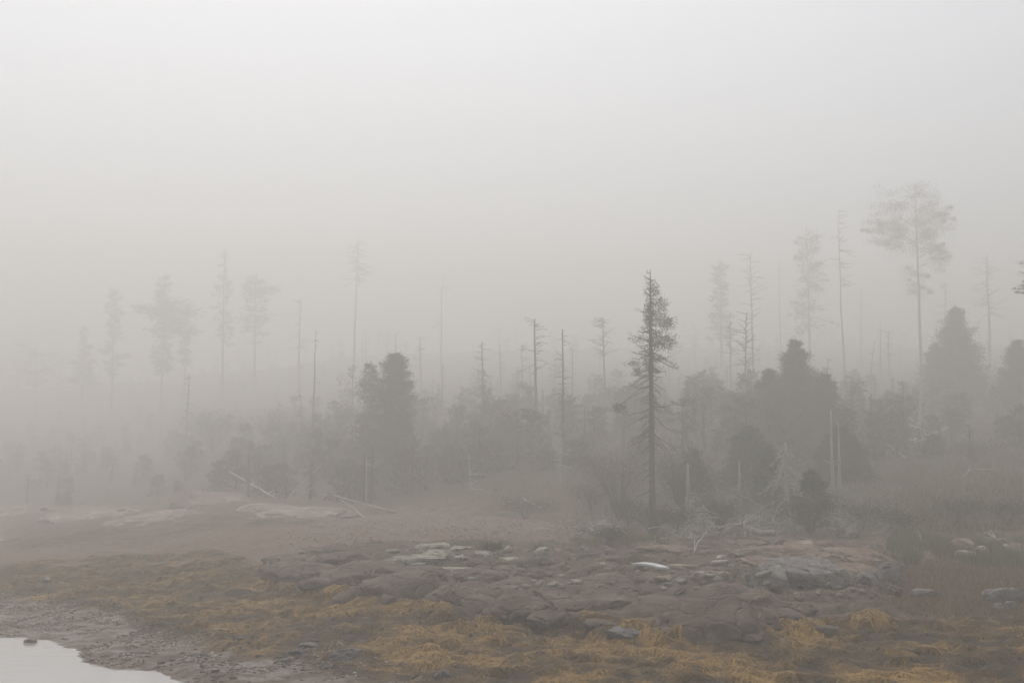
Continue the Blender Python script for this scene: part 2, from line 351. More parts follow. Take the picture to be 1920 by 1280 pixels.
# ground: zone colours by attribute, grain by noise
def ground_mat():
    m, n, l, b = new_mat('shore_ground')
    at_ = n.new('ShaderNodeAttribute'); at_.attribute_name = 'zone'
    sp = n.new('ShaderNodeSeparateColor'); l.new(at_.outputs['Color'], sp.inputs[0])
    tc = n.new('ShaderNodeTexCoord'); co = tc.outputs['Object']
    n1 = noise_node(n, l, .7, 6, co, .65); n2 = noise_node(n, l, 4, 7, co, .7); n3 = noise_node(n, l, 22, 5, co, .7)
    soil = ramp(n, l, n2, [(.3, (0.093, 0.062, 0.044)), (.5, (0.173, 0.117, 0.084)), (.7, (0.272, 0.198, 0.146))])
    soil = mix(n, l, ramp(n, l, n3, [(.6, (0, 0, 0)), (.72, (.8, .8, .8))]), soil, (.3, .25, .2))
    heath = ramp(n, l, n2, [(.3, (0.039, 0.029, 0.013)), (.5, (0.072, 0.051, 0.022)), (.72, (0.130, 0.086, 0.036))])
    weed = ramp(n, l, n2, [(.3, (0.060, 0.038, 0.012)), (.5, (0.137, 0.078, 0.018)), (.72, (0.272, 0.154, 0.031))])
    mud = ramp(n, l, n2, [(.3, (0.075, 0.054, 0.039)), (.5, (0.144, 0.103, 0.074)), (.7, (0.250, 0.184, 0.138))])
    rock = ramp(n, l, n2, [(.28, (0.060, 0.043, 0.031)), (.5, (0.119, 0.086, 0.062)), (.74, (0.218, 0.164, 0.121))])
    c = mix(n, l, at_.outputs['Alpha'], soil, heath)
    c = mix(n, l, sp.outputs['Blue'], c, rock)
    c = mix(n, l, sp.outputs['Green'], c, mud)
    c = mix(n, l, sp.outputs['Red'], c, weed)
    l.new(c, b.inputs['Base Color'])
    wet = n.new('ShaderNodeMath'); wet.operation = 'MULTIPLY'; l.new(sp.outputs['Green'], wet.inputs[0])
    l.new(ramp(n, l, noise_node(n, l, 1.1, 9, co, .78, (.8, 1.3, 1)), [(.45, (0, 0, 0)), (.62, (1, 1, 1))]), wet.inputs[1])
    mr = n.new('ShaderNodeMapRange'); mr.inputs['To Min'].default_value = .85; mr.inputs['To Max'].default_value = .16
    l.new(wet.outputs[0], mr.inputs['Value']); l.new(mr.outputs[0], b.inputs['Roughness'])
    ms = n.new('ShaderNodeMapRange'); ms.inputs['To Min'].default_value = .08; ms.inputs['To Max'].default_value = .5; l.new(wet.outputs[0], ms.inputs['Value']); l.new(ms.outputs[0], b.inputs['Specular IOR Level'])
    bump(n, l, noise_node(n, l, 11, 9, co, .8), b, 1.0, .06)
    return m
M['ground'] = ground_mat()

# ------------------------------------------------------------------ the setting: ground, water
X, Y, Z = GX, GY, GZ
nx, ny = len(gx), len(gy)
i = (np.arange(ny - 1)[:, None] * nx + np.arange(nx - 1)[None]).ravel()
g = G(); g.add(np.stack([X, Y, Z], -1).reshape(-1, 3), Q=np.stack([i, i + 1, i + nx + 1, i + nx], -1))
gme = g.mesh('ground', True)
wm, rm, mm = weed_mask(X, Y), rock_mask(X, Y), mud_mask(X, Y)
b = bearing(X, Y)
tl = np.interp(b, [-400, 0, 450, 700, 1000, 1300, 1600, 1920], [72, 68, 61, 57.5, 54, 48, 46, 47])
hm = sstep(-1.5, 1.5, UN(Y) - tl + (fbm(X, Y, 3, 61) - .5) * 5)
zc = np.stack([wm, mm, rm, hm], -1).reshape(-1, 4).astype(np.float32)
ca = gme.color_attributes.new('zone', 'FLOAT_COLOR', 'POINT'); ca.data.foreach_set('color', zc.ravel())
ground = structure(obj('ground', gme, M['ground']))

mw, n, l, bs = new_mat('still_water')
bs.inputs['Base Color'].default_value = (.46, .44, .43, 1); bs.inputs['Roughness'].default_value = .03; bs.inputs['IOR'].default_value = 1.6
bump(n, l, noise_node(n, l, 2.2, 3, stretch=(.5, 1.5, 1)), bs, .3, .02)
g = G(); g.add([(-610, -60, 0), (610, -60, 0), (610, 650, 0), (-610, 650, 0)], Q=[(0, 1, 2, 3)])
water = structure(obj('water', g, mw))

# ------------------------------------------------------------------ rocks
rs = np.random.default_rng(5)
_ICO = {}
def ico(sub):
    if sub not in _ICO:
        bm = bmesh.new(); bmesh.ops.create_icosphere(bm, subdivisions=sub, radius=1)
        V = np.array([v.co[:] for v in bm.verts]); T = np.array([[v.index for v in f.verts] for f in bm.faces]); bm.free(); _ICO[sub] = (V, T)
    return _ICO[sub]
def n3(V, f, s, o=4):
    t, a, tot = 0., 1., 0.
    P = V * f + 31.7
    for k in range(o):
        iz = np.floor(P[:, 2]); fz = P[:, 2] - iz; fz = fz * fz * (3 - 2 * fz)
        n0 = vnoise(P[:, 0] + iz * 17.3, P[:, 1] + iz * 9.1, s + k); n1 = vnoise(P[:, 0] + (iz + 1) * 17.3, P[:, 1] + (iz + 1) * 9.1, s + k)
        t = t + a * (n0 + (n1 - n0) * fz); tot += a; a *= .5; P = P * 2.03 + 5.1
    return t / tot - .5
def rock_mesh(name, dims, seed, sub=4, facets=9, rough=.14, mat=None, flat=.0, box=.0, cuts=0):
    r = np.random.default_rng(seed); V, T = ico(sub); V = V.copy()
    if box: V = np.sign(V) * np.abs(V) ** (1 - box)
    for _ in range(facets):
        nn = r.normal(size=3); nn[2] *= .8; nn /= np.linalg.norm(nn); h = r.uniform(.55, .9)
        d = V @ nn; k = np.clip(d - h, 0, None); V -= nn * (k * .92)[:, None]
    if flat: V[:, 2] = np.minimum(V[:, 2], flat + n3(V, 1.5, seed + 3) * .2)
    nrm = V / (np.linalg.norm(V, axis=1)[:, None] + 1e-6)
    V = V + nrm * (n3(V, 1.4, seed) * rough * 2.4 + (.12 - np.abs(n3(V, 3.2, seed + 7))) * rough * 1.5 + n3(V, 9., seed + 8) * rough * .5)[:, None]
    if sub >= 4:                                            # joints across the block
        uu = V[:, 0] * r.uniform(1.2, 2) + V[:, 1] * r.uniform(.5, 1.5) + n3(V, 2, seed + 1) * 1.2
        V = V - nrm * (np.exp(-((uu - np.round(uu)) / .06) ** 2) * .10)[:, None]
    if cuts:
        for _ in range(cuts):
            nn = r.normal(size=3); nn[2] = abs(nn[2]) * .8 + .1; nn /= np.linalg.norm(nn); d = V @ nn; hh = np.quantile(d, r.uniform(.9, .985)); V = V - nn * (np.clip(d - hh, 0, None) * .95)[:, None]
        V = V + nrm * (n3(V, 7., seed + 11) * rough * .35)[:, None]
    V = V * np.array(dims)
    g = G(); g.add(V, T=T); me = g.mesh(name, True)
    if mat: me.materials.append(mat)
    return me
def put_rock(name, px, py, wpx, hm, dm, mat, seed, label=None, cat='rock', sink=.45, rz=None, tilt=(0, 0), sub=4, parent=None, flat=0, box=.25, facets=9, y=None, group=None, rough=.14, cuts=6):
    """px,py: where its middle meets the shore; wpx: its width in photograph pixels; hm, dm: height and depth in metres"""
    p = hit(px, py) if y is None else stand(px, y)
    k_ = p.y / float(UN(p.y)); hm *= k_; dm *= k_; w = wpx * p.y / F
    me = rock_mesh(name, (w / 2, dm / 2, hm / 2), seed, sub, facets, rough, mat, flat, box, cuts)
    o = obj(name, me, None, parent, (p.x, p.y, p.z + hm * (.5 - sink)))
    o.rotation_euler = (tilt[0], tilt[1], rz if rz is not None else random.Random(seed).uniform(-.4, .4))
    if label: tag(o, label, cat, group)
    return o

# the dark ledge: one piece of bedrock, its blocks as pieces of it
g = G()
V, T = ico(4)
ledge_p = hit(1000, 1125)
ledge_me = rock_mesh('rock_ledge', (2.2, 1.0, .3), 77, 5, 7, .25, M['ledge'], 0, 0, 12)
ledge = structure(obj('rock_ledge', ledge_me, None, None, (ledge_p.x, ledge_p.y + 1.5, ledge_p.z - .2)))
ledge['label'] = 'dark grey cracked bedrock ledge above the rockweed'
def slab(px, py, wpx, hm, dm, seed, **k):
    o = put_rock('block', px, py, wpx, hm, dm, M['ledge'], seed, parent=None, **k)
    o.parent = ledge; o.matrix_parent_inverse = Matrix.Translation(-ledge.location)
    return o
for q, (px, py, w, h, d, rz, tx, ty) in enumerate([
    (560, 1072, 150, .5, 2.4, .5, .15, -.12), (540, 1052, 120, .35, 2, .5, .1, -.1), (610, 1052, 110, .4, 2.2, .6, .1, -.15),
    (640, 1085, 130, .55, 2, .5, .1, -.15), (735, 1115, 210, 1.15, 3.0, .25, .2, -.08), (700, 1072, 150, .55, 2.2, .4, .1, -.1),
    (800, 1085, 140, .6, 2.2, -.3, .15, .15), (860, 1120, 130, .75, 2, .2, .2, 0), (905, 1085, 130, .5, 2, .3, .1, .05),
    (905, 1140, 110, .6, 1.6, .1, .2, .1), (975, 1100, 120, .45, 2, .2, .1, 0), (970, 1140, 120, .55, 1.7, .3, .2, -.1),
    (1060, 1110, 150, .5, 2.2, .4, .15, -.1), (1070, 1140, 130, .55, 1.4, .1, .25, 0), (1030, 1160, 100, .35, 1.2, .2, .1, 0),
    (1140, 1095, 140, .5, 2.4, .5, .1, -.12), (1150, 1128, 150, .55, 1.9, .3, .2, -.1), (1240, 1100, 190, .6, 2.8, .5, .15, -.15),
    (1250, 1140, 200, .6, 2.2, .45, .2, -.16), (1340, 1090, 150, .55, 2.4, .5, .15, -.1), (1360, 1125, 200, .7, 2.2, .4, .2, -.15),
    (1330, 1165, 260, .7, 2.3, .3, .22, -.14), (1240, 1182, 150, .4, 1.4, .3, .1, -.12), (1430, 1130, 110, .6, 1.6, .1, .2, .1),
    (1425, 1165, 110, .6, 1.6, .2, .2, .1), (1455, 1110, 90, .5, 1.6, 0, .1, .1), (1390, 1185, 120, .45, 1.2, .1, .15, .1),
    (1470, 1155, 80, .4, 1.2, .1, .1, .1), (1500, 1140, 60, .3, 1, 0, .1, .1), (1000, 1078, 110, .35, 1.6, .3, .1, 0), (1110, 1070, 110, .3, 1.6, .4, .05, -.1)]):
    slab(px, py, w * 1.1, h * 1.1, d, 300 + q, rz=rz, tilt=(tx, ty), sink=.55, box=.05, facets=8, sub=4, rough=.34, cuts=14)
rk = random.Random(8)
for q in range(56):
    px = rk.uniform(500, 1500); top = np.interp(px, [500, 700, 1500], [1045, 1050, 1075]); low = np.interp(px, [500, 620, 760, 900, 1250, 1500], [1075, 1100, 1140, 1160, 1185, 1160])
    slab(px, rk.uniform(top, low), rk.uniform(28, 85), rk.uniform(.2, .42), rk.uniform(.5, 1.3), 700 + q, rz=rk.uniform(.1, .7), tilt=(rk.uniform(0, .25), rk.uniform(-.2, .1)), sink=.5, box=.1, facets=8, sub=3, rough=.3, cuts=10)
wet = mat_stone('wet_rock', (.045, .043, .043), (.085, .08, .08), (.14, .135, .135), None, 0, 1.5, .2, .42); M['wet'] = wet
for q, (px, py, w, h, d) in enumerate([(1165, 1182, 95, .16, 1.3), (1120, 1170, 60, .14, .8), (580, 1212, 80, .25, .8), (650, 1225, 60, .3, .7), (828, 1268, 34, .35, .5)]):
    put_rock('flat_rock', px, py, w, h, d, M['wet'], 350 + q, ['wet flat slab shining at the foot of the dark ledge', 'small wet slab beside the shining flat slab under the ledge',
        'wet grey rock showing through rockweed by the mud', 'larger wet grey rock beside the mud and rockweed', 'small pale wet rock poking from rockweed at the bottom edge'][q], sink=.6, rough=.3, cuts=12, tilt=(.06, 0))

# reddish bedrock on the upper shore
red = [(1400, 1022, 100, .35, 2.0, 'smooth reddish bedrock hump behind the flat pale stones'), (1470, 1040, 200, .6, 2.6, 'broad reddish bedrock shelf above the big whaleback boulder'),
       (1535, 1030, 150, .55, 2.2, 'reddish bedrock hump at the foot of the dark spruce clump'), (1610, 1045, 160, .55, 2.6, 'reddish bedrock slab between the shelf and the green grass'),
       (1600, 1075, 150, .5, 2.2, 'low brown bedrock step just right of the whaleback boulder'), (1440, 1058, 120, .4, 1.6, 'small reddish bedrock step behind the pointed grey boulder'),
       (1250, 1030, 140, .3, 1.6, 'low reddish bedrock bump behind the white plank')]
for q, (px, py, w, h, d, lb) in enumerate(red):
    put_rock('bedrock', px, py, w, h, d, M['redrock'], 400 + q, lb, sink=.5, rz=.1, tilt=(.08, .03), box=.05, facets=10, rough=.2, sub=5)
put_rock('boulder', 1520, 1098, 195, 1.05, 1.9, M['grey'], 420, 'big grey whaleback boulder with a lichened top', 'boulder', .33, .05, (.05, .1), 5, rough=.15, facets=8, box=.1)
put_rock('boulder', 1432, 1102, 100, .85, 1.3, M['grey'], 423, 'pointed grey boulder left of the whaleback boulder', 'boulder', .35, .2)
put_rock('boulder', 1657, 1085, 58, .62, .8, M['grey'], 424, 'rounded grey boulder at the edge of the marsh grass', 'boulder', .3, .1)
put_rock('boulder', 1625, 1090, 50, .4, .8, M['grey'], 425, 'low dark stone leaning on the rounded grey boulder', 'boulder', .35, .3)
put_rock('boulder', 1016, 1050, 33, .5, .5, M['pale'], 426, 'round pale boulder alone on the upper shore', 'boulder', .2, .2, rough=.07, facets=4, box=.1)
put_rock('boulder', 1025, 1060, 30, .28, .4, M['redrock'], 427, 'brown rock at the foot of the round pale boulder', 'boulder', .3)
put_rock('boulder', 1803, 1034, 44, .52, .6, M['tan'], 428, 'tan rounded boulder on top of the pile in green grass', 'boulder', .1, .1, rough=.08)
put_rock('boulder', 1812, 1048, 46, .4, .6, M['tan'], 429, 'tan flat stone under the tan rounded boulder', 'boulder', .3, .1)
put_rock('boulder', 1840, 1040, 34, .4, .6, M['tan'], 430, 'tan stone leaning on the right of the boulder pile', 'boulder', .3)
put_rock('boulder', 1885, 1036, 15, .34, .3, M['pale'], 431, 'small white upright stone in grass near the right edge', 'boulder', .2)
put_rock('boulder', 1680, 1118, 32, .36, .5, M['ledge'], 432, 'dark square boulder standing in brown marsh grass', 'boulder', .25)
put_rock('boulder', 1728, 1119, 56, .28, .5, M['grey'], 433, 'long low grey stone beside the dark square boulder', 'boulder', .3, .05)
put_rock('boulder', 1890, 1128, 90, .6, 1.3, M['grey'], 434, 'broad grey boulder at the right edge over the rockweed', 'boulder', .35, .1)
put_rock('boulder', 1872, 1143, 22, .28, .35, M['grey'], 435, 'small round stone left before the broad grey boulder', 'boulder', .3, .1, rough=.06)
put_rock('boulder', 1895, 1143, 24, .32, .35, M['grey'], 436, 'small round stone under the broad grey boulder', 'boulder', .3, .1, rough=.06)
put_rock('boulder', 1545, 1185, 60, .22, .6, M['ledge'], 437, 'dark low stone lying between rockweed and marsh grass', 'boulder', .35, .1)
put_rock('boulder', 1470, 1020, 44, .3, .5, M['grey'], 438, 'dark stone by the pale dead trunk with drooping branches', 'boulder', .3)
put_rock('boulder', 1590, 1005, 46, .4, .7, M['grey'], 439, 'pointed grey rock half lost in heath under the spruce', 'boulder', .3)


# lichened outcrop: pale cracked plates of one outcrop
out_p = hit(800, 1050)
out = structure(obj('lichened_outcrop', rock_mesh('lichened_outcrop', (1.5, 1.0, .22), 500, 4, 6, .15, M['lichen'], .5, .3), None, None, (out_p.x, out_p.y, out_p.z)))
out['label'] = 'pale lichen-covered outcrop behind the dark ledge'
for q, (px, py, w, h, d) in enumerate([(765, 1050, 75, .26, 1.2), (810, 1040, 80, .28, 1.4), (790, 1060, 70, .2, .9), (840, 1070, 70, .26, 1.0), (815, 1026, 70, .24, 1.2), (870, 1072, 50, .2, .8),
        (740, 1034, 34, .12, .6), (772, 1030, 40, .12, .6), (735, 1064, 30, .12, .5), (905, 1040, 50, .16, .9), (950, 1050, 60, .14, .9), (860, 1028, 50, .16, .8), (830, 1082, 40, .16, .6), (900, 1068, 28, .12, .5)]):
    o = put_rock('plate', px, py, w, h, d, M['lichen'], 510 + q, None, sink=.45, rz=.35, tilt=(.1, -.06), flat=.55, rough=.2, facets=10)
    o.parent = out; o.matrix_parent_inverse = Matrix.Translation(-out.location)

# far granite shelf on the left
for q, (px, y, w, h, d, lb) in enumerate([(405, 60.5, 190, 1.2, 5, 'large pale granite hump below the leaning bleached log'), (300, 57.5, 300, .8, 6, 'low brown granite slab sloping into the seaweed at left'),
        (170, 61, 260, .8, 6, 'faint granite shelf in the fog at far left'), (490, 57.5, 220, .7, 5, 'brown granite slab right under the bleached log'), (570, 55.5, 230, .5, 5, 'low dark granite slab under the leaning sticks'), (40, 64, 230, .9, 6, 'faintest granite hump at the left edge in fog')]):
    put_rock('granite_shelf', px, 0, w, h, d, M['farrock'], 540 + q, lb, 'rock', .56, .15, (.1, -.05), y=y, box=.0, rough=.4, sub=5, cuts=18)

# loose stones along the wrack line, one by one; they lie on whatever rock or ground is there
bpy.context.view_layer.update(); DG = bpy.context.evaluated_depsgraph_get()
def hit_top(px, py):
    ok, loc, nrm_, idx, ob, mtx = SC.ray_cast(DG, Vector((0, 0, CH)), Vector(ray(px, py)).normalized(), distance=140)
    return loc if ok else hit(px, py)
def put_top(*a, **k):
    p = hit_top(a[1], a[2]); o = put_rock(*a, **k); o.location.z += p.z - hit(a[1], a[2]).z; o.location.x, o.location.y = p.x, p.y; return o
for q, (px, py, w, h, lb, mk) in enumerate([(1353, 1047, 26, .18, 'pale flat stone topmost of the flat stones cluster', 'pale'), (1350, 1056, 40, .16, 'wide pale flat stone under the topmost flat stone', 'pale'),
        (1371, 1062, 11, .13, 'small white stone right under the flat stones', 'pale'), (1381, 1042, 10, .16, 'small white stone above and right of the flat stones', 'pale'),
        (1310, 1082, 22, .26, 'pale wedge stone on the rim of the dark ledge', 'pale'), (1332, 1080, 22, .12, 'thin pale stone right of the wedge stone on the ledge', 'pale'),
        (1357, 1082, 22, .26, 'tan triangular stone on the rim of the dark ledge', 'tan'), (1243, 1086, 38, .16, 'long flat brown stone on the rim below the planks', 'tan'),
        (845, 1050, 22, .3, 'tan square rock on the lichened outcrop', 'tan'), (866, 1046, 8, .2, 'small white shard beside the tan square rock', 'pale'),
        (850, 986, 11, .12, 'white stone alone on the bare brown slope', 'pale'), (977, 972, 6, .1, 'tiny pale stone at the edge of the brush mound', 'pale'),
        (1101, 1036, 13, .24, 'pale upright stone among driftwood bits', 'pale'), (1092, 1028, 14, .12, 'pale flat stone behind the pale upright stone', 'pale'),
        (1124, 1062, 22, .22, 'pale brown stone left of the white plank', 'tan'), (993, 1034, 6, .14, 'little white stone left of the round pale boulder', 'pale'),
        (928, 1038, 7, .12, 'small pale stone under the green grass tuft', 'pale'), (1466, 1034, 6, .1, 'tiny white pebble on the reddish shelf', 'pale'),
        (1009, 1100, 14, .2, 'pale stone in a crevice in the middle of the ledge', 'tan'), (985, 1101, 16, .14, 'second pale stone in the crevice of the ledge', 'tan'),
        (1016, 1096, 14, .2, 'third pale stone in the crevice of the ledge', 'tan'), (85, 1088, 20, .16, 'white stone alone on the far left mud flat', 'pale'),
        (57, 998 + 205, 24, .14, 'brown weed-topped stone standing in the still water', 'redrock')]):
    put_top('stone', px, py, w, h, max(.2, w / 75), M[mk], 460 + q, lb, 'stone', .25, sub=3, flat=.6, facets=6)
PLANK_ENDS = [hit_top(*q) for q in ((1193, 1062), (1247, 1071), (1260, 1066), (1302, 1065))]
protos = [rock_mesh('stone', (1, .8, .55), 600 + k, 2, 5, .12, None, .6, .2) for k in range(6)]
for me in protos: me.materials.append(M['tan'])
protos2 = [rock_mesh('stone', (1, .8, .5), 620 + k, 2, 5, .12, None, .6, .2) for k in range(6)]
for me in protos2: me.materials.append(M['grey'])
protos3 = [rock_mesh('stone', (1, .8, .5), 640 + k, 2, 5, .12, None, .6, .2) for k in range(6)]
for me in protos3: me.materials.append(M['pale'])
rr = random.Random(11)
def scatter(n, poly, size, label, group, pr):
    for k in range(n):
        px = rr.uniform(*poly[0]); py = rr.uniform(*poly[1]); p = hit_top(px, py); s = rr.uniform(*size) * rr.uniform(.6, 1.2) * p.y / float(UN(p.y))
        o = obj('stone', rr.choice(pr), None, None, (p.x, p.y, p.z + s * .12)); o.scale = (s, s, s); o.rotation_euler = (rr.uniform(-.2, .2), rr.uniform(-.2, .2), rr.uniform(0, 6.3))
        tag(o, label, 'stone', group)
scatter(60, ((1488, 1690), (1094, 1122)), (.06, .13), 'small tan stone in the gravel streak below the whaleback boulder', 'gravel streak stones', protos)
scatter(58, ((900, 1180), (1015, 1078)), (.06, .15), 'small brown or tan stone strewn around the round pale boulder', 'stones of the upper shore', protos)
scatter(42, ((1180, 1420), (1025, 1085)), (.05, .14), 'small stone strewn around the two planks', 'stones by the planks', protos)
scatter(48, ((880, 1440), (1066, 1104)), (.06, .17), 'small pale stone lodged along the upper rim of the dark ledge', 'stones on the ledge rim', protos3)
scatter(26, ((1640, 1760), (1022, 1066)), (.08, .2), 'grey stone in the grass left of the tan boulder pile', 'stones in the grass', protos2)
scatter(14, ((560, 940), (985, 1045)), (.04, .09), 'small grey stone on the bare brown slope', 'stones of the brown slope', protos2)
scatter(24, ((300, 680), (1195, 1275)), (.04, .13), 'dark wet stone on the mud by the still water', 'stones on the mud', [m.copy() for m in protos2])
for me in set(o.data for o in COL.objects if o.get('group') == 'stones on the mud'):
    me.materials.clear(); me.materials.append(M['wet'])

# ------------------------------------------------------------------ seaweed, grass, undergrowth
def ribbons(name, X, Y, length, width, seed, wander=.5, lift=.015, seg=3, down=True):
    """limp fronds lying over the ground: each runs downhill over the mound it grows on"""
    r = np.random.default_rng(seed); n = len(X)
    L = length * r.uniform(.5, 1.3, n) / seg; W = width * r.uniform(.6, 1.4, n)
    th0 = r.uniform(0, 2 * math.pi, n)
    x, y = X.copy(), Y.copy(); P = []
    lf = lift * r.uniform(.3, 1.6, n)
    for k in range(seg + 1):
        z = zg(x, y) + lf * (1.2 - abs(k - seg * .4) / seg) * (1 if k < seg else .2)
        P.append(np.stack([x, y, z], -1))
        e = .06
        gx_ = (zg(x + e, y) - zg(x - e, y)) / (2 * e); gy_ = (zg(x, y + e) - zg(x, y - e)) / (2 * e)
        m = np.hypot(gx_, gy_) + 1e-6; k_ = np.clip(m * 2.5, 0, 1)
        dx = -gx_ / m * k_ + np.cos(th0) * wander; dy = -gy_ / m * k_ + np.sin(th0) * wander
        dd = np.hypot(dx, dy) + 1e-6; th0 = th0 + r.normal(0, .7, n)
        x = x + dx / dd * L; y = y + dy / dd * L
    P = np.stack(P, 1)                                     # n, seg+1, 3
    tg = np.gradient(P, axis=1); side = np.stack([-tg[..., 1], tg[..., 0], r.normal(0, .006, tg.shape[:2])], -1); side /= np.linalg.norm(side, axis=-1)[..., None] + 1e-9
    wk = np.array([.5, 1, 1.1, .9, .25])[:seg + 1] if seg == 4 else np.linspace(1, .3, seg + 1)
    A = P + side * (W[:, None] * wk)[..., None] / 2; B = P - side * (W[:, None] * wk)[..., None] / 2
    V = np.stack([A, B], 2).reshape(-1, 3)
    base = (np.arange(n) * (seg + 1) * 2)[:, None] + np.arange(seg)[None] * 2
    Q = np.stack([base, base + 1, base + 3, base + 2], -1).reshape(-1, 4)
    g = G(); g.add(V, Q=Q); me = g.mesh(name)
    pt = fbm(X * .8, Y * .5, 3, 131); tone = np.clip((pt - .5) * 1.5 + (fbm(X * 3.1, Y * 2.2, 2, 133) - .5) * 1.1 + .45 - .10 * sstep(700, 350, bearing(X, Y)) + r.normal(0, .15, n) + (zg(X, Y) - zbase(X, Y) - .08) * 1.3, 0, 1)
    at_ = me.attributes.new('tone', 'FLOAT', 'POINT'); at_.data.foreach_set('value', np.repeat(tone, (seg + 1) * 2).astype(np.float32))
    return me
def spots(n, xr, yr, maskf, seed, thin=None):
    """random points of the ground, spread evenly as seen on the ground, kept by a mask"""
    r = np.random.default_rng(seed); out_x, out_y, tot = [], [], 0
    while tot < n:
        b = r.uniform(*xr, 60000); y = np.sqrt(r.uniform(float(D(yr[0])) ** 2, float(D(yr[1])) ** 2, 60000)); x = (b - 960) / F * y
        k = r.uniform(0, 1, 60000) < maskf(x, y); out_x.append(x[k]); out_y.append(y[k]); tot += int(k.sum())
        if len(out_x) > 60: break
    return np.concatenate(out_x)[:n], np.concatenate(out_y)[:n]
def weed_where(x, y): return weed_mask(x, y) * (.75 + .25 * sstep(.35, .6, fbm(x * 1.3, y * 1.1, 3, 88)))
wx, wy = spots(104000, (-60, 1990), (24.5, 38), weed_where, 71)
tag(obj('rockweed', ribbons('rockweed', wx, wy, .25, .033, 72, 1.1), M['weed']), 'ochre rockweed draped over the stones of the low shore', 'seaweed', kind='stuff')
wx, wy = spots(20000, (-60, 620), (37, 50), weed_where, 73)
tag(obj('rockweed', ribbons('rockweed', wx, wy, .42, .05, 74, 1.1), M['weed']), 'fogged ochre rockweed on the far left flat', 'seaweed', kind='stuff')

def blades(name, x, y, h, w, seed, lean=.35, mat=None):
    r = np.random.default_rng(seed); n = len(x); z = zg(x, y)
    A = np.stack([r.normal(0, lean, n), r.normal(0, lean, n), np.ones(n)], -1)
    g = G(); g.leaves(np.stack([x, y, z - .02], -1), A, h * r.uniform(.4, 1.3, n), w * r.uniform(.6, 1.4, n), r, tri=True); return g
def marsh_where(x, y):
    b = bearing(x, y); xo, yo, y = x, y, UN(y); w = (fbm(x * .8, y * .6, 3, 91) - .5) * 4
    return sstep(1490, 1680, b) * sstep(33.5, 34.8, y + w * .4) * sstep(42.5 , 40.8, y + w * .5 - sstep(1750, 1950, b) * 1.2) * (1 - .9 * rock_mask(xo, yo))
mx, my = spots(46000, (1480, 1990), (32.5, 44), marsh_where, 75)
tag(obj('marsh_grass', blades('marsh_grass', mx, my, .22, .012, 76, .6), M['marsh']), 'reddish brown marsh grass between rockweed and green shore', 'grass', kind='stuff')
def grass_where(x, y):
    b = bearing(x, y); xo, yo, y = x, y, UN(y); w = (fbm(x * 1.1, y * .9, 3, 95) - .45) * 6
    a = sstep(1650, 1690, b) * sstep(41.3, 42.3, y) * sstep(47, 45.5, y)
    c = sstep(1060, 1100, b) * sstep(1260, 1220, b) * sstep(43.2, 44, y) * sstep(47, 46, y) * .6
    return np.clip(a + c, 0, 1) * sstep(.42, .58, fbm(x * .8, y * .7, 3, 96))
mx, my = spots(26000, (1050, 1990), (41, 48), grass_where, 77)
tag(obj('shore_grass', blades('shore_grass', mx, my, .42, .014, 78, .3), M['grass']), 'green tufty grass on the upper shore at the tree line', 'grass', kind='stuff')
def heath_where(x, y):
    b = bearing(x, y); xo, yo, y = x, y, UN(y); tl = np.interp(b, [-400, 0, 450, 700, 1000, 1300, 1600, 1920], [72, 68, 61, 58, 54.5, 48, 46, 46.5])
    return sstep(-.5, 2, y - tl + (fbm(x, y, 2, 97) - .5) * 4) * sstep(.25, .55, fbm(x * .4, y * .4, 3, 98)) * (.35 + .65 * sstep(900, 1300, b))
mx, my = spots(70000, (-40, 1990), (45.5, 82), heath_where, 79)
g = blades('undergrowth', mx, my, .5, .035, 80, .55)
hx, hy = spots(36000, (600, 1990), (46, 80), heath_where, 81); r = np.random.default_rng(82); hz = zg(hx, hy) + np.abs(r.normal(0, .33, len(hx))) * (.5 + fbm(hx * .6, hy * .6, 2, 83))
g.leaves(np.stack([hx, hy, hz], -1), r.normal(size=(len(hx), 3)) * [1, 1, .6], .11, .07, r)
tag(obj('undergrowth', g, M['heath']), 'tangled brown and olive heath under the trees', 'undergrowth', kind='stuff')
hx, hy = spots(9000, (880, 1960), (47, 72), heath_where, 84); r = np.random.default_rng(85); g = G()
A = np.stack([r.normal(0, .9, len(hx)), r.normal(0, .5, len(hx)), r.uniform(.05, 1, len(hx))], -1)
g.leaves(np.stack([hx, hy, zg(hx, hy)], -1), A, r.uniform(.3, 1.3, len(hx)), r.uniform(.008, .018, len(hx)), r)
tag(obj('brushwood', g, M['paletwig']), 'thin dead grey twigs and brush in the heath', 'brushwood', kind='stuff')

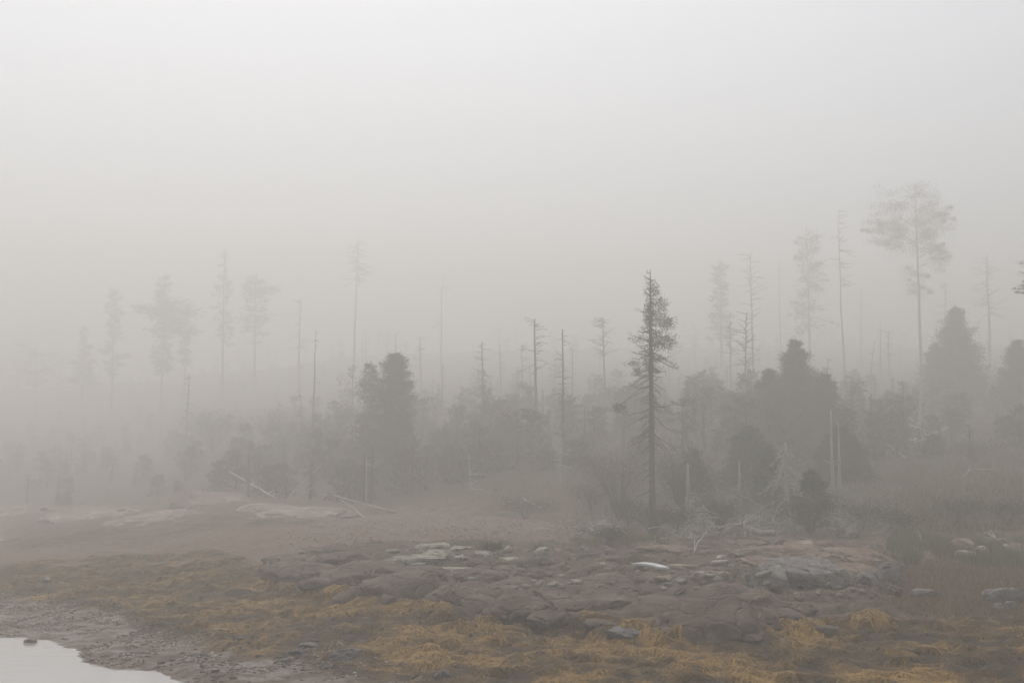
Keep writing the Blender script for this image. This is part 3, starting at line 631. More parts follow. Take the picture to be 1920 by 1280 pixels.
hx, hy = spots(5000, (1040, 1680), (45.5, 54), lambda x, y: .3 + .7 * heath_where(x, y), 86); r = np.random.default_rng(87); g = G()
for k in range(3):
    A = np.stack([r.normal(0, 1.0, len(hx)), r.normal(0, .5, len(hx)), r.uniform(-.1, .9, len(hx))], -1)
    z0 = zg(hx, hy) + (0 if k == 0 else 1) * np.abs(r.normal(0, .3, len(hx)))
    g.leaves(np.stack([hx + r.normal(0, .15, len(hx)), hy, z0], -1), A, r.uniform(.25, 1.0, len(hx)), r.uniform(.008, .02, len(hx)), r)
tag(obj('brushwood', g, M['paletwig']), 'tangle of grey dead twigs along the edge of the wood', 'brushwood', kind='stuff')
g = G(); r = np.random.default_rng(88)
for k in range(150):
    b = r.choice([1145, 1250, 1320, 1400, 1480, 1560]) + r.normal(0, 40); y = float(D(r.uniform(46.3, 52))); x = (b - 960) / F * y; ph = r.uniform(0, 6.28); L = r.uniform(.5, 1.7); e = r.uniform(0, .9)
    t = np.linspace(0, 1, 6)[:, None]; d = np.array([math.cos(ph) * math.cos(e), .5 * math.sin(ph), math.sin(e)])
    P = np.array([x, y, zat(x, y) + r.uniform(0, .5)]) + d * L * t + np.array([0, 0, -.55 * L]) * t ** 2 + r.normal(0, .03, (6, 3)) * t; g.tube(P, np.linspace(.03, .011, 6) * r.uniform(.7, 1.4), 4, False)
    for _ in range(4):
        q = P[r.integers(2, 6)]; g.tube(np.array([q, q + r.normal(0, .12, 3), q + r.normal(0, .2, 3) + [0, 0, -.1]]), [.015, .011, .006], 3, False)
tag(obj('brushwood', g, M['wood']), 'bleached tangled dead branches at the foot of the trees', 'brushwood', kind='stuff')
def hill_where(x, y):
    b = bearing(x, y); yo = UN(y)
    return sstep(1560, 1680, b) * sstep(46.5, 48, yo) * sstep(66, 60, yo) * sstep(.3, .55, fbm(x * .35, y * .35, 3, 161))
hx, hy = spots(30000, (1540, 1990), (46, 66), hill_where, 162)
tag(obj('hill_grass', blades('hill_grass', hx, hy, .55, .03, 163, .5), M['hillgrass']), 'ochre and olive grass on the bank rising to the right', 'grass', kind='stuff')
def gravel_where(x, y):
    b = bearing(x, y); yo = UN(y)
    return sstep(480, 620, b) * sstep(1700, 1640, b) * sstep(39.5, 41, yo) * sstep(56, 52, yo) * sstep(.38, .62, fbm(x * .9, y * .6, 3, 141)) * (1 - .6 * rock_mask(x, y))
hx, hy = spots(7000, (470, 1710), (39, 57), gravel_where, 142); r = np.random.default_rng(143); n = len(hx)
V0 = np.array([(1, 0, 0), (0, 1, 0), (-1, 0, 0), (0, -1, 0), (0, 0, .7), (0, 0, -.5)], float); T0 = np.array([(0, 1, 4), (1, 2, 4), (2, 3, 4), (3, 0, 4), (1, 0, 5), (2, 1, 5), (3, 2, 5), (0, 3, 5)])
sz = r.uniform(.018, .06, n) * r.uniform(.6, 1.3, n); Vg = V0[None] * (sz[:, None] * np.array([1.2, 1, .8]))[:, None, :] * r.uniform(.7, 1.3, (n, 6, 1)) + np.stack([hx, hy, zg(hx, hy) + sz * .2], -1)[:, None]
g = G(); g.add(Vg.reshape(-1, 3), T=(np.arange(n)[:, None, None] * 6 + T0[None]).reshape(-1, 3))
hx, hy = spots(5000, (-40, 900), (27, 41), lambda x, y: mud_mask(x, y) * (zg(x, y) > .02) * sstep(.4, .6, fbm(x * 1.2, y, 3, 151)), 144); n = len(hx)
sz = r.uniform(.012, .05, n) * r.uniform(.6, 1.4, n); Vg = V0[None] * (sz[:, None] * np.array([1.2, 1, .8]))[:, None, :] * r.uniform(.7, 1.3, (n, 6, 1)) + np.stack([hx, hy, zg(hx, hy) + sz * .15], -1)[:, None]
g2 = G(); g2.add(Vg.reshape(-1, 3), T=(np.arange(n)[:, None, None] * 6 + T0[None]).reshape(-1, 3))
tag(obj('gravel', g2, M['gravel']), 'wet gravel strewn over the mud by the still water', 'gravel', kind='stuff')
tag(obj('gravel', g, M['gravel']), 'fine tan and brown gravel strewn over the upper shore', 'gravel', kind='stuff')

# ------------------------------------------------------------------ trees
def curve_pts(p, d, L, sag, n=5, up=0., wob=0., r=None):
    s = np.linspace(0, 1, n)[:, None]; d = np.asarray(d, float)
    P = np.asarray(p)[None] + d[None] * L * s + np.array([0, 0, 1.])[None] * (-sag * L * s ** 2 + up * L * s ** 3)
    if wob and r is not None: P[1:] += r.normal(0, wob * L, (n - 1, 3)) * s[1:]
    return P
def trunk_line(h, r, lean=(0, 0), wob=.01, n=14):
    t = np.linspace(0, 1, n); w = np.cumsum(r.normal(0, wob * h / n, (n, 2)), 0); w -= w[0]
    return np.stack([lean[0] * h * t + w[:, 0], lean[1] * h * t + w[:, 1], h * t], -1)
def interp(P, t):
    f = np.clip(t, 0, 1) * (len(P) - 1); i = min(int(f), len(P) - 2); k = f - i
    return P[i] * (1 - k) + P[i + 1] * k
def conifer(seed, h, rad, base=.12, nb=150, dens=55, r0=None, lean=(0, 0), prof=None, size=.16, dead=0., side=None, sag=.25, tip=.97, twig=4, up_top=.5, bend=None, fluff=.2):
    """returns trunk, branch wood and needle crown meshes of one conifer, base at the origin"""
    r = np.random.default_rng(seed); r0 = r0 or h * .014
    P = trunk_line(h, r, lean)
    if bend is not None: P[:, 0] += bend * np.linspace(0, 1, len(P)) ** 2 * h
    gt, gb, gc = G(), G(), G()
    P[0, 2] -= .3
    gt.tube(P, np.linspace(r0, r0 * .12, len(P)) * np.where(np.arange(len(P)) == 0, 1.35, 1), 8)
    prof = prof or (lambda t: (1 - t) ** .8 * (1 if t > .25 else .75 + t))
    for k in range(nb):
        t = base + (tip - base) * (k + r.uniform(0, 1)) / nb
        L = rad * prof(t) * r.uniform(.4, 1.08) * (1.35 if r.uniform() < .1 else 1) + .06
        ph = r.uniform(0, 2 * math.pi); e = (-.25 + (up_top + .25) * t) + r.normal(0, .12)
        d = np.array([math.cos(ph) * math.cos(e), math.sin(ph) * math.cos(e), math.sin(e)])
        B = curve_pts(interp(P, t), d, L, sag, 5, sag * .6, .04, r)
        gb.tube(B, np.linspace(.008 + .009 * L, .004, 5), 3, False)
        dn = dens * (side(t, ph) if side else 1.)
        isdead = r.uniform() < dead
        nt = int(twig * L * 3) + 2
        s = r.uniform(.25, 1, nt); Q = np.array([interp(B, a) for a in s]); lat = r.normal(size=(nt, 3)) * [1, 1, .5]
        ax = d[None] * .7 + lat * .6 + [0, 0, -.35]
        gb.leaves(Q, ax, .12 * L + r.uniform(.05, .25, nt), .011, r, tri=True)
        if dn > 0 and not isdead:
            m = r.poisson(dn * L)
            if m:
                s = r.uniform(.15, 1.03, m) ** .8; Q = np.array([interp(B, a) for a in s]) if m < 12 else B[np.clip((s * 4).astype(int), 0, 3)] * (1 - (s * 4 % 1))[:, None] + B[np.clip((s * 4).astype(int) + 1, 0, 4)] * (s * 4 % 1)[:, None]
                sp = (fluff * L * (1.1 - s * .8) + .04)[:, None]; off = r.normal(size=(m, 3)) * sp * [1, 1, .55]; Q = Q + off + [0, 0, -.03]
                ax = d[None] * .8 + off / (sp + .01) * .45 + r.normal(size=(m, 3)) * .35
                gc.leaves(Q, ax, size * 1.25 * r.uniform(.6, 1.3, m), size * .42, r, tri=True)
    return gt, gb, gc
def tree(name, label, cat, px, y, top, mats=('bark', 'twig', 'needle'), group=None, build=None, base_px=None, **k):
    """a tree standing at a bearing and distance, as tall as its top stands in the photograph"""
    p = stand(px, y); h = at(px, top, y).z - p.z; h = h if h > .5 else 3.0 + (px * 7.3 % 4)
    t = thing(name, label, cat, p, group); sc = p.y / float(UN(p.y))
    if build is None or build.__name__ != 'pine': t.scale = (sc,) * 3; h /= sc
    gt, gb, gc = (build or conifer)(h=h, **k)
    for nm, g, m in (('trunk', gt, mats[0]), ('branches', gb, mats[1]), ('crown', gc, mats[2])):
        if isinstance(g, list):
            for q in g: obj('branch', q, M[m], t)
        elif g.n: obj(nm, g, M[m], t)
    return t

# the tall half-dead spruce
def tall_side(t, ph):
    c = math.cos(ph)
    if t > .93: return .12
    if t > .84: return .22 if c > -.2 else .06
    if t > .78: return .8 if c > .2 else .12
    if t > .68: return .7 if c > .2 else .08
    if t > .60: return .3 if c > .3 else .1
    return .0
def tall_prof(t):
    return float(np.interp(t, [0, .12, .3, .5, .7, .8, .9, .97, 1], [.7, 1.0, 1.1, 1.0, .8, .58, .34, .2, .06]))
p = stand(1222, 50.0); KS = p.y / 50; h = (at(1220, 505, 50).z - p.z) / KS
tall = thing('spruce_tree', 'tall ragged half-dead spruce standing alone above the shore', 'tree', p); tall.scale = (KS,) * 3
r = np.random.default_rng(900)
P = trunk_line(h, r, (-.004, 0), .006, 18); P[0, 2] -= .4
g = G(); rad = np.interp(np.linspace(0, 1, 18), [0, .05, .3, .7, .92, 1], [.16, .12, .1, .068, .028, .008]); g.tube(P, rad, 9); obj('trunk', g, M['bark'], tall)
gb, gp, gc = G(), G(), G()
for k in range(185):
    t = .10 + .885 * min(1, max(0, (k + r.uniform(-2, 3)) / 187)) ** .95
    ph = r.uniform(0, 2 * math.pi); L = tall_prof(t) * r.uniform(.3, 1.15) * (.45 + .9 * float(vnoise(np.array([t * 16]), np.array([math.cos(ph) * 2 + 4]), 5)[0]))
    if t < .6 and r.uniform() < .35: ph = math.pi + r.normal(0, .5)
    e = np.interp(t, [0, .4, .6, .8, 1], [-.6, -.45, -.25, .05, .55]) + r.normal(0, .27)
    d = np.array([math.cos(ph) * math.cos(e), math.sin(ph) * math.cos(e), math.sin(e)])
    B = curve_pts(interp(P, t), d, L, r.uniform(.0, .4), 6, .35 if t > .6 else .12, .045, r)
    gg = gp if (t < .30 and r.uniform() < .75) else gb
    gg.tube(B, np.linspace(.016 + .006 * L, .005, 6), 4, False)
    nt = int(10 * L) + 3; s = r.uniform(.2, 1, nt); Q = np.array([interp(B, a) for a in s])
    gg.leaves(Q, d[None] * .6 + r.normal(size=(nt, 3)) * [.6, .6, .35] + [0, 0, -.25 if t < .6 else 0], r.uniform(.06, .28, nt), .013, r, tri=True)
    dn = tall_side(t, ph)
    m = r.poisson(95 * L * dn)
    if m:
        s = r.uniform(.25, 1.05, m); Q = np.array([interp(B, a) for a in s]) + r.normal(size=(m, 3)) * [.06, .06, .045]
        gc.leaves(Q, d[None] * .8 + r.normal(size=(m, 3)) * .5, r.uniform(.05, .11, m), .02, r)
def clump(c, rx, n, ax=(0, 0, 1)):
    n = int(n * 1.9); Q = np.array(c) + r.normal(size=(n, 3)) * np.array(rx) * .85; gc.leaves(Q, (Q - np.array(c)) + r.normal(size=(n, 3)) * .08, r.uniform(.05, .11, n), .022, r)
for px, py, rx, n in [(1240, 572, (.12, .12, .16), 220), (1248, 604, (.17, .14, .12), 380), (1252, 640, (.15, .15, .14), 360), (1231, 640, (.13, .15, .14), 300), (1219, 590, (.10, .1, .32), 520), (1217, 675, (.13, .13, .25), 380),
        (1194, 696, (.07, .08, .07), 90), (1162, 764, (.13, .12, .09), 170), (1188, 682, (.14, .1, .05), 80), (1228, 545, (.09, .08, .12), 120), (1200, 637, (.2, .1, .06), 80)]:
    q = at(px, py, 50); clump(((q.x - p.x) / KS, r.normal(0, .12), (q.z - p.z) / KS), rx, n)
B = np.array([interp(P, .55)[:], [-.5, 0, h * .53], [(1162 - 1222) * 50 / F, 0, (at(1162, 762, 50).z - p.z) / KS]]); gb.tube(B, [.025, .016, .008], 4)
obj('branches', gb, M['twig'], tall); obj('dead_branches', gp, M['paletwig'], tall); obj('crown', gc, M['needle'], tall)

# live spruces of the tree line
full = lambda t: (1 - t) ** .85 * (1.0 + .25 * math.sin(t * 37))
soft = lambda t: (1 - t) ** .75 * 1.1 * (.92 + .1 * math.sin(t * 27))
column = lambda t: min(1., (1 - t) * 3.2) ** .7 * (.72 + .28 * t if t > .2 else .62) * (.9 + .1 * math.sin(t * 31))
tree('spruce_tree', 'dense dark rounded spruce left of the middle, behind the brown slope', 'tree', 740, 61, 660, seed=910, rad=1.05, base=.06, nb=300, dens=205, prof=column, size=.085, up_top=.7, fluff=.3)
tree('spruce_tree', 'small twiggy spruce top leaning on the left of the dense rounded spruce', 'tree', 695, 61.5, 676, seed=911, rad=.7, base=.1, nb=130, dens=151, prof=column, fluff=.3, size=.085)
tree('spruce_tree', 'broad conical spruce rising over the pale dead trunks', 'tree', 1494, 60.5, 634, seed=912, rad=1.8, base=.05, nb=360, dens=183, prof=lambda t: (1 - t) ** .85 * (1.05 + .16 * math.sin(t * 33)), size=.085, up_top=.55, fluff=.26, mats=('bark', 'twig', 'brownneedle'))
tree('spruce_tree', 'shorter spruce joined to the right of the broad conical spruce', 'tree', 1546, 60, 700, seed=913, rad=1.35, base=.04, nb=240, dens=183, prof=soft, size=.085, up_top=.7, fluff=.26, mats=('bark', 'twig', 'brownneedle'))
tree('spruce_tree', 'shorter spruce joined to the left of the broad conical spruce', 'tree', 1443, 60, 690, seed=914, rad=1.25, base=.04, nb=200, dens=183, prof=soft, size=.085, up_top=.7, fluff=.26, mats=('bark', 'twig', 'brownneedle'))
tree('spruce_tree', 'low dark spruce at the right foot of the broad conical spruce', 'tree', 1575, 56, 800, seed=915, rad=1.5, base=.02, nb=200, dens=237, prof=soft, fluff=.26, size=.085)
tree('spruce_tree', 'green bushy spruce sapling behind the root tangle', 'tree', 1405, 54, 800, seed=916, rad=1.5, base=.02, nb=200, dens=194, prof=soft, fluff=.26, size=.085, mats=('bark', 'twig', 'greenneedle'))
tree('spruce_tree', 'green sapling between the two pale dead trunks', 'tree', 1440, 52, 836, seed=917, rad=.9, base=.02, nb=140, dens=172, prof=full, size=.085, mats=('bark', 'paletwig', 'greenneedle'))
tree('spruce_tree', 'green sapling at the shore edge right of the drooping dead trunk', 'tree', 1520, 49, 880, seed=918, rad=1.1, base=.02, nb=150, dens=194, prof=full, size=.085, mats=('bark', 'paletwig', 'greenneedle'))
tree('spruce_tree', 'dark green sapling right of the tall half-dead spruce', 'tree', 1300, 53, 838, seed=919, rad=.9, base=.02, nb=130, dens=162, prof=full, size=.085, mats=('bark', 'paletwig', 'greenneedle'))
tree('spruce_tree', 'fog-paled conical spruce on the hill at right', 'tree', 1797, 68, 574, seed=920, rad=1.75, base=.04, nb=330, dens=162, prof=lambda t: (1 - t) ** .78 * (1.05 + .16 * math.sin(t * 29)), size=.085, up_top=.7, fluff=.32, mats=('bark', 'twig', 'brownneedle'))
tree('spruce_tree', 'low fog-paled spruce left of the conical spruce on the hill', 'tree', 1757, 69, 640, seed=921, rad=1.0, base=.04, nb=160, dens=140, prof=soft, fluff=.32, size=.085, mats=('bark', 'twig', 'brownneedle'))
tree('spruce_tree', 'fog-paled spruce cut by the right edge of the picture', 'tree', 1912, 66, 636, seed=922, rad=1.4, base=.04, nb=240, dens=162, prof=soft, fluff=.32, size=.085, up_top=.55, mats=('bark', 'twig', 'brownneedle'))

# a pine whose bough reaches in from the right
def pine(h, seed, lumps, leaf, n, r0=.2, lean=(0, 0)):
    r = np.random.default_rng(seed); gt, gb, gc = G(), G(), G(); P = trunk_line(h, r, lean, .012); P[0, 2] -= .4
    gt.tube(P, np.linspace(r0, r0 * .2, len(P)), 8)
    for (x, y, z, rx, ry, rz, w) in lumps:
        c = np.array([x, y, z]); t0 = np.clip((z - abs(x) * .35 - .3) / h, .2, .98); a = interp(P, t0)
        mid = (a + c) / 2 + [0, 0, .12 * np.linalg.norm(c - a)]; B = np.array([a, (a + mid) / 2, mid, (mid + c) / 2, c]); gb.tube(B, np.linspace(.03 + .012 * np.linalg.norm(c - a), .012, 5), 5, False)
        for _ in range(int(16 * w) + 4):
            u = r.normal(size=3); u /= np.linalg.norm(u); cc = c + u * np.array([rx, ry, rz]) * r.uniform(.15, 1) ** .5
            m = int(n * r.uniform(.03, .1)); sg = np.array([rx, ry, rz * .6]) * r.uniform(.1, .24)
            q = cc + r.normal(size=(m, 3)) * sg; gc.leaves(q, r.normal(size=(m, 3)) + [0, 0, .3], leaf * r.uniform(.5, 1.3, m), leaf * .28, r)
            gb.tube(np.array([mid, (mid + cc) / 2 + [0, 0, .05], cc]), [.02, .012, .006], 3, False)
    return gt, gb, gc
lp = []
for px, py, w, hh in [(1700, 368, 62, 40), (1745, 385, 50, 45), (1665, 405, 52, 38), (1722, 415, 70, 45), (1660, 440, 45, 28), (1755, 430, 50, 34), (1705, 452, 60, 30), (1738, 495, 45, 34), (1728, 535, 30, 26), (1760, 470, 26, 18), (1640, 425, 26, 18), (1775, 405, 22, 20)]:
    q = at(px, py, 73); z0 = stand(1730, 73).z; k = float(D(73)) / F
    lp.append((q.x - (1730 - 960) * k, random.Random(px).uniform(-1, 1), q.z - z0, w * k, w * k * .9, hh * k, w / 50))
tree('pine_tree', 'very tall pale pine with ragged crown in the fog at upper right', 'tree', 1730, 73, 352, build=pine, seed=930, lumps=lp, leaf=.26, n=1700, r0=.28, lean=(-.012, 0))
lp = []
for px, py, w, hh in [(1915, 542, 16, 9), (1935, 535, 22, 12), (1950, 500, 40, 20), (1990, 470, 50, 30), (2000, 520, 50, 30)]:
    q = at(px, py, 60); z0 = stand(1985, 60).z; k = float(D(60)) / F; lp.append((q.x - (1985 - 960) * k, 0, q.z - z0, w * k, w * k, hh * k, w / 40))
tree('pine_tree', 'pine bough reaching in at the right edge over the hill', 'tree', 1985, 60, 450, build=pine, seed=931, lumps=lp, leaf=.13, n=900, r0=.14)

# dead snags
def snag(h, seed, r0=.1, nb=18, L=.8, lo=.3, sag=.1, side=0., elev=.05, lean=(0, 0), broken=True, wob=.012, twigs=3):
    r = np.random.default_rng(seed); gt, gb, many = G(), G(), []; P = trunk_line(h, r, lean, wob, 12); P[0, 2] -= .3
    gt.tube(P, np.linspace(r0, r0 * (.3 if broken else .1), len(P)) * r.uniform(.88, 1.1, len(P)), 7)
    for k in range(nb):
        t = r.uniform(lo, .99); ph = r.uniform(0, 2 * math.pi)
        if side and r.uniform() < abs(side): ph = (0 if side > 0 else math.pi) + r.normal(0, .5)
        e = elev + r.normal(0, .3); ll = L * r.uniform(.3, 1.1) * (1.15 - .6 * t); d = np.array([math.cos(ph) * math.cos(e), math.sin(ph) * math.cos(e), math.sin(e)])
        B = curve_pts(interp(P, t), d, ll, sag, 5, 0, .05, r); gb.tube(B, np.linspace(.012 + .012 * ll, .005, 5), 3, False)
        if nb <= 40: many.append(gb)
        nt = int(twigs * ll * 2) + 1; s = r.uniform(.3, 1, nt); Q = np.array([interp(B, a) for a in s])
        gb.leaves(Q, d[None] + r.normal(size=(nt, 3)) * .6, r.uniform(.1, .4, nt) * ll, .016, r, tri=True)
        if nb <= 40: gb = G()
    return gt, many or gb, G()
SN = [  # bearing, distance, top row, kwargs, label
    (1586, 74, 390, dict(seed=940, r0=0.069, nb=50, L=1.3, lo=.55, side=.6, elev=.12, broken=False), 'tallest thin dead spire with side branches, left of the tall pale pine'),
    (1413, 72, 474, dict(seed=941, r0=0.069, nb=36, L=1.2, lo=.5, side=.3, elev=.2, broken=False), 'thin dead spire standing left behind the broad conical spruce'),
    (1466, 82, 488, dict(seed=942, r0=0.044, nb=14, L=.7, lo=.6), 'bare needle-thin pole above the broad conical spruce'),
    (1857, 78, 478, dict(seed=943, r0=0.100, nb=65, L=1.5, lo=.5, elev=0, broken=True), 'pale snag with level branches near the right edge'),
    (1778, 80, 530, dict(seed=944, r0=0.062, nb=40, L=1.0, lo=.55), 'faint snag behind the conical spruce on the hill'),
    (1006, 63, 597, dict(seed=945, r0=0.087, nb=32, L=1.0, lo=.55, side=.5, elev=.2), 'broken snag with a bent branch at its top, left of the tall spruce'),
    (1058, 60, 617, dict(seed=946, r0=0.069, nb=43, L=.6, lo=.3), 'straight dead trunk between the broken snag and the tall spruce'),
    (1135, 68, 594, dict(seed=947, r0=0.056, nb=50, L=1.0, lo=.55, side=-.4, elev=.3), 'twiggy dead top just left of the tall spruce'),
    (905, 66, 640, dict(seed=948, r0=0.062, nb=40, L=.8, lo=.3), 'faint dead trunk right of the dense rounded spruce'),
    (828, 80, 515, dict(seed=949, r0=0.056, nb=22, L=.8, lo=.5, broken=False), 'very faint tall pole behind the dense rounded spruce'),
    (742, 76, 625, dict(seed=950, r0=0.056, nb=14, L=.6, lo=.5), 'dead pole tip rising just above the dense rounded spruce'),
    (789, 74, 632, dict(seed=951, r0=0.062, nb=22, L=.7, lo=.5), 'dead pole at the right shoulder of the dense rounded spruce'),
    (1396, 66, 585, dict(seed=952, r0=0.050, nb=58, L=1.0, lo=.4, lean=(.05, 0), elev=.4), 'leaning twiggy dead tree behind the conical spruce clump'),
    (1370, 70, 600, dict(seed=953, r0=0.050, nb=50, L=.9, lo=.5, elev=.4), 'dark brushy dead tree left of the leaning twiggy one'),
    (660, 81, 445, dict(seed=954, r0=0.087, nb=58, L=1.5, lo=.7, broken=False), 'faintest tall spire high in the fog left of the middle'),
    (1318, 60, 770, dict(seed=955, r0=0.056, nb=29, L=.6, lo=.3), 'short dead pole right of the tall half-dead spruce'),
    (1670, 76, 620, dict(seed=956, r0=0.050, nb=22, L=.7, lo=.5), 'faint short pole left of the spruces on the hill'),
    (1617, 84, 545, dict(seed=957, r0=0.056, nb=18, L=.8, lo=.5), 'ghostly pole just right of the tallest dead spire'),
    (350, 72, 700, dict(seed=959, r0=0.062, nb=32, L=.9, lo=.4), 'dim dead trunk in the fogged wood at left'),
    (560, 78, 560, dict(seed=960, r0=0.062, nb=29, L=.9, lo=.5), 'dim pole between the far left ghosts and the rounded spruce'),
]
for px, y, top, kw, lb in SN:
    tree('dead_tree', lb, 'dead tree', px, y, top, build=snag, mats=('bark', 'twig', 'needle'), group='bare snags in the fog', wob=.035, **{'lean': (random.Random(px).gauss(0, .014), 0), **kw})
rp = random.Random(77)
for k in range(34):
    px = rp.uniform(560, 1900); y = rp.uniform(64, 92); row = rp.uniform(600, 760)
    tree('dead_tree', 'thin bare dead pole among many in the foggy wood behind the shore', 'dead tree', px, y, row, build=snag, mats=('bark', 'twig', 'needle'), group='thin poles of the wood', seed=2000 + k, r0=rp.uniform(.035, .065), nb=rp.randint(8, 22), L=rp.uniform(.4, .9), lo=.4, lean=(rp.gauss(0, .03), 0), elev=rp.uniform(-.1, .4), wob=.03, broken=False)
GH = [  # ghost conifers
    (302, 84, 512, dict(seed=970, rad=1.8, nb=150, dens=39, base=.3, dead=.35, size=.19, prof=lambda t: (.25 + .6 * math.exp(-((t - .72) / .2) ** 2)) * (1 + .5 * math.sin(t * 21)) * min(1, (1 - t) * 5)), 'largest ragged ghost spruce in the fog at left'),
    (209, 86, 537, dict(seed=971, rad=1.2, nb=110, dens=28, base=.3, dead=.4, size=.19, prof=lambda t: .3 + .6 * abs(math.sin(t * 9)) * (1.1 - t)), 'slim ghost spruce left of the largest ragged one'),
    (154, 88, 608, dict(seed=972, rad=1.1, nb=100, dens=33, base=.3, dead=.3, size=.19, prof=full), 'short ghost spruce left of the slim one'),
    (345, 86, 608, dict(seed=973, rad=1.0, nb=80, dens=36, base=.5, dead=.4, size=.19, prof=lambda t: .3 + .7 * (t > .85)), 'short ghost spruce with tufted top right of the largest one'),
    (416, 83, 465, dict(seed=974, rad=1.4, nb=110, dens=20, base=.4, dead=.5, size=.19, prof=full), 'tall thin ghost spruce, very faint, left of the middle'),
    (476, 85, 505, dict(seed=975, rad=1.5, nb=110, dens=26, base=.4, dead=.4, size=.19, prof=lambda t: (.3 + .5 * math.exp(-((t - .75) / .18) ** 2)) * (1 + .5 * math.sin(t * 25)) * min(1, (1 - t) * 5)), 'ghost spruce with a fuller top beside the tall thin one'),
    (1354, 80, 492, dict(seed=976, rad=.9, nb=120, dens=26, base=.3, dead=.3, size=.19, prof=lambda t: .4 + .6 * (1 - t)), 'narrow ghost spruce left of the thin dead spire'),
    (1520, 80, 432, dict(seed=977, rad=1.3, nb=110, dens=23, base=.3, dead=.4, size=.19, prof=lambda t: .5 + .5 * (1 - t)), 'blurred tall ghost spruce left of the tallest dead spire'),
]
for px, y, top, kw, lb in GH: tree('ghost_spruce', lb, 'tree', px, y, top, group='ghost spruces in the fog', r0=.09, **kw)
lp = []
for px, py, w, hh in [(60, 660, 70, 34), (30, 690, 60, 34), (100, 690, 60, 34), (70, 720, 80, 34)]:
    q = at(px, py, 84); z0 = stand(65, 84).z; k = float(D(84)) / F; lp.append((q.x - (65 - 960) * k, 0, q.z - z0, w * k, w * k, hh * k, w / 50))
tree('broadleaf_tree', 'round-topped broadleaf ghost tree at the left edge', 'tree', 65, 84, 640, build=pine, seed=980, lumps=lp, leaf=.24, n=1600, r0=.16)

# the wood behind, lost in the fog
r = np.random.default_rng(990); g = G()
for k in range(840):
    px = r.uniform(-120, 2040); y = r.uniform(59, 72) if k < 330 else r.uniform(66, 104)
    if 560 <= k < 740: px = r.uniform(430, 1700); y = r.uniform(58.5, 67)
    if k >= 740: y = r.uniform(93, 107)
    if px < 600: y += (600 - px) * .016
    p = stand(px, y); hgt = r.uniform(1.0, 3.6) * (.6 + .5 * min(1, (y - 56) / 16)) if r.uniform() < .98 else r.uniform(5, 8)
    if k >= 560: hgt = r.uniform(1.6, 4.2) if k < 740 else r.uniform(3, 9)
    P = trunk_line(hgt, r, (r.normal(0, .03), 0), .012, 6) + np.array(p); g.tube(P, np.linspace(.13, .03, 6), 4, False)
    bare = r.uniform() < .45; nbr = 26 if bare else 40; m = 12 if bare else 22
    bt = np.sort(r.uniform(.08, .99, nbr)); ph = r.uniform(0, 6.28, nbr); Lb = (.3 + .07 * hgt if bare else .7 + .3 * hgt) * (1.15 - bt) ** .6 * r.uniform(.5, 1.2, nbr)
    C0 = np.stack([np.interp(bt, np.linspace(0, 1, 6), P[:, c]) for c in range(3)], -1); dv = np.stack([np.cos(ph), np.sin(ph), -.25 + .6 * bt], -1)
    sv = r.uniform(.05, 1.05, (nbr, m)); Q = C0[:, None] + dv[:, None] * (Lb[:, None] * sv)[..., None]; Q = Q + r.normal(size=Q.shape) * (.06 + .12 * Lb[:, None] * (1.1 - sv))[..., None] * (.4 if bare else 1)
    g.leaves(Q.reshape(-1, 3), (dv[:, None] + r.normal(size=Q.shape) * .5).reshape(-1, 3), r.uniform(.14, .38, nbr * m), .028 if bare else .12, r, tri=True)
tag(obj('forest', g, M['woodmix']), 'dim low wood dissolving into fog behind the shore', 'forest', kind='stuff')

# ------------------------------------------------------------------ pale dead trunks, logs and driftwood of the tree line
def dead_stub(px, y, top, r0, label, seed, mat='palebark', **k):
    return tree('dead_spruce', label, 'dead tree', px, y, top, build=snag, mats=(mat, 'wood', 'needle'), seed=seed, r0=r0, **k)
dead_stub(1383, 48.6, 862, .105, 'pale broken trunk, thinner, left of the drooping dead spruce', 1001, nb=5, L=.9, lean=(.012, 0), elev=-.2)
dead_stub(1472, 47.6, 828, .115, 'pale dead trunk with drooping lichened branches at the shore', 1002, nb=60, L=1.1, elev=-.2, sag=.6, twigs=16, lo=.15)
dead_stub(1318, 46.4, 950, .13, 'short thick stump with splayed twigs behind the white plank', 1003, nb=26, L=1.0, elev=.15, twigs=10)
dead_stub(1288, 50.5, 868, .12, 'dim grey trunk between the tall spruce and the thick stump', 1004, nb=10, L=.6)
dead_stub(1558, 54, 768, .085, 'pale thin trunk in front of the conical spruce', 1005, nb=3, L=.4)
dead_stub(1571, 54.2, 790, .075, 'second pale thin trunk in front of the conical spruce', 1006, nb=2, L=.4)
dead_stub(1722, 63, 690, .08, 'pale bare trunk leaning on the hillside', 1007, nb=4, L=.5, lean=(.09, 0))
dead_stub(884, 55.5, 850, .045, 'thin pale sapling stem at the edge of the bare slope', 1008, nb=8, L=.8, elev=.3, lean=(-.05, 0))
dead_stub(688, 57.4, 860, .05, 'thin grey stem under the dense rounded spruce', 1009, nb=3, L=.4)
dead_stub(1050, 57.5, 840, .06, 'grey stem in the brush left of the tall spruce', 1010, nb=8, L=.7)

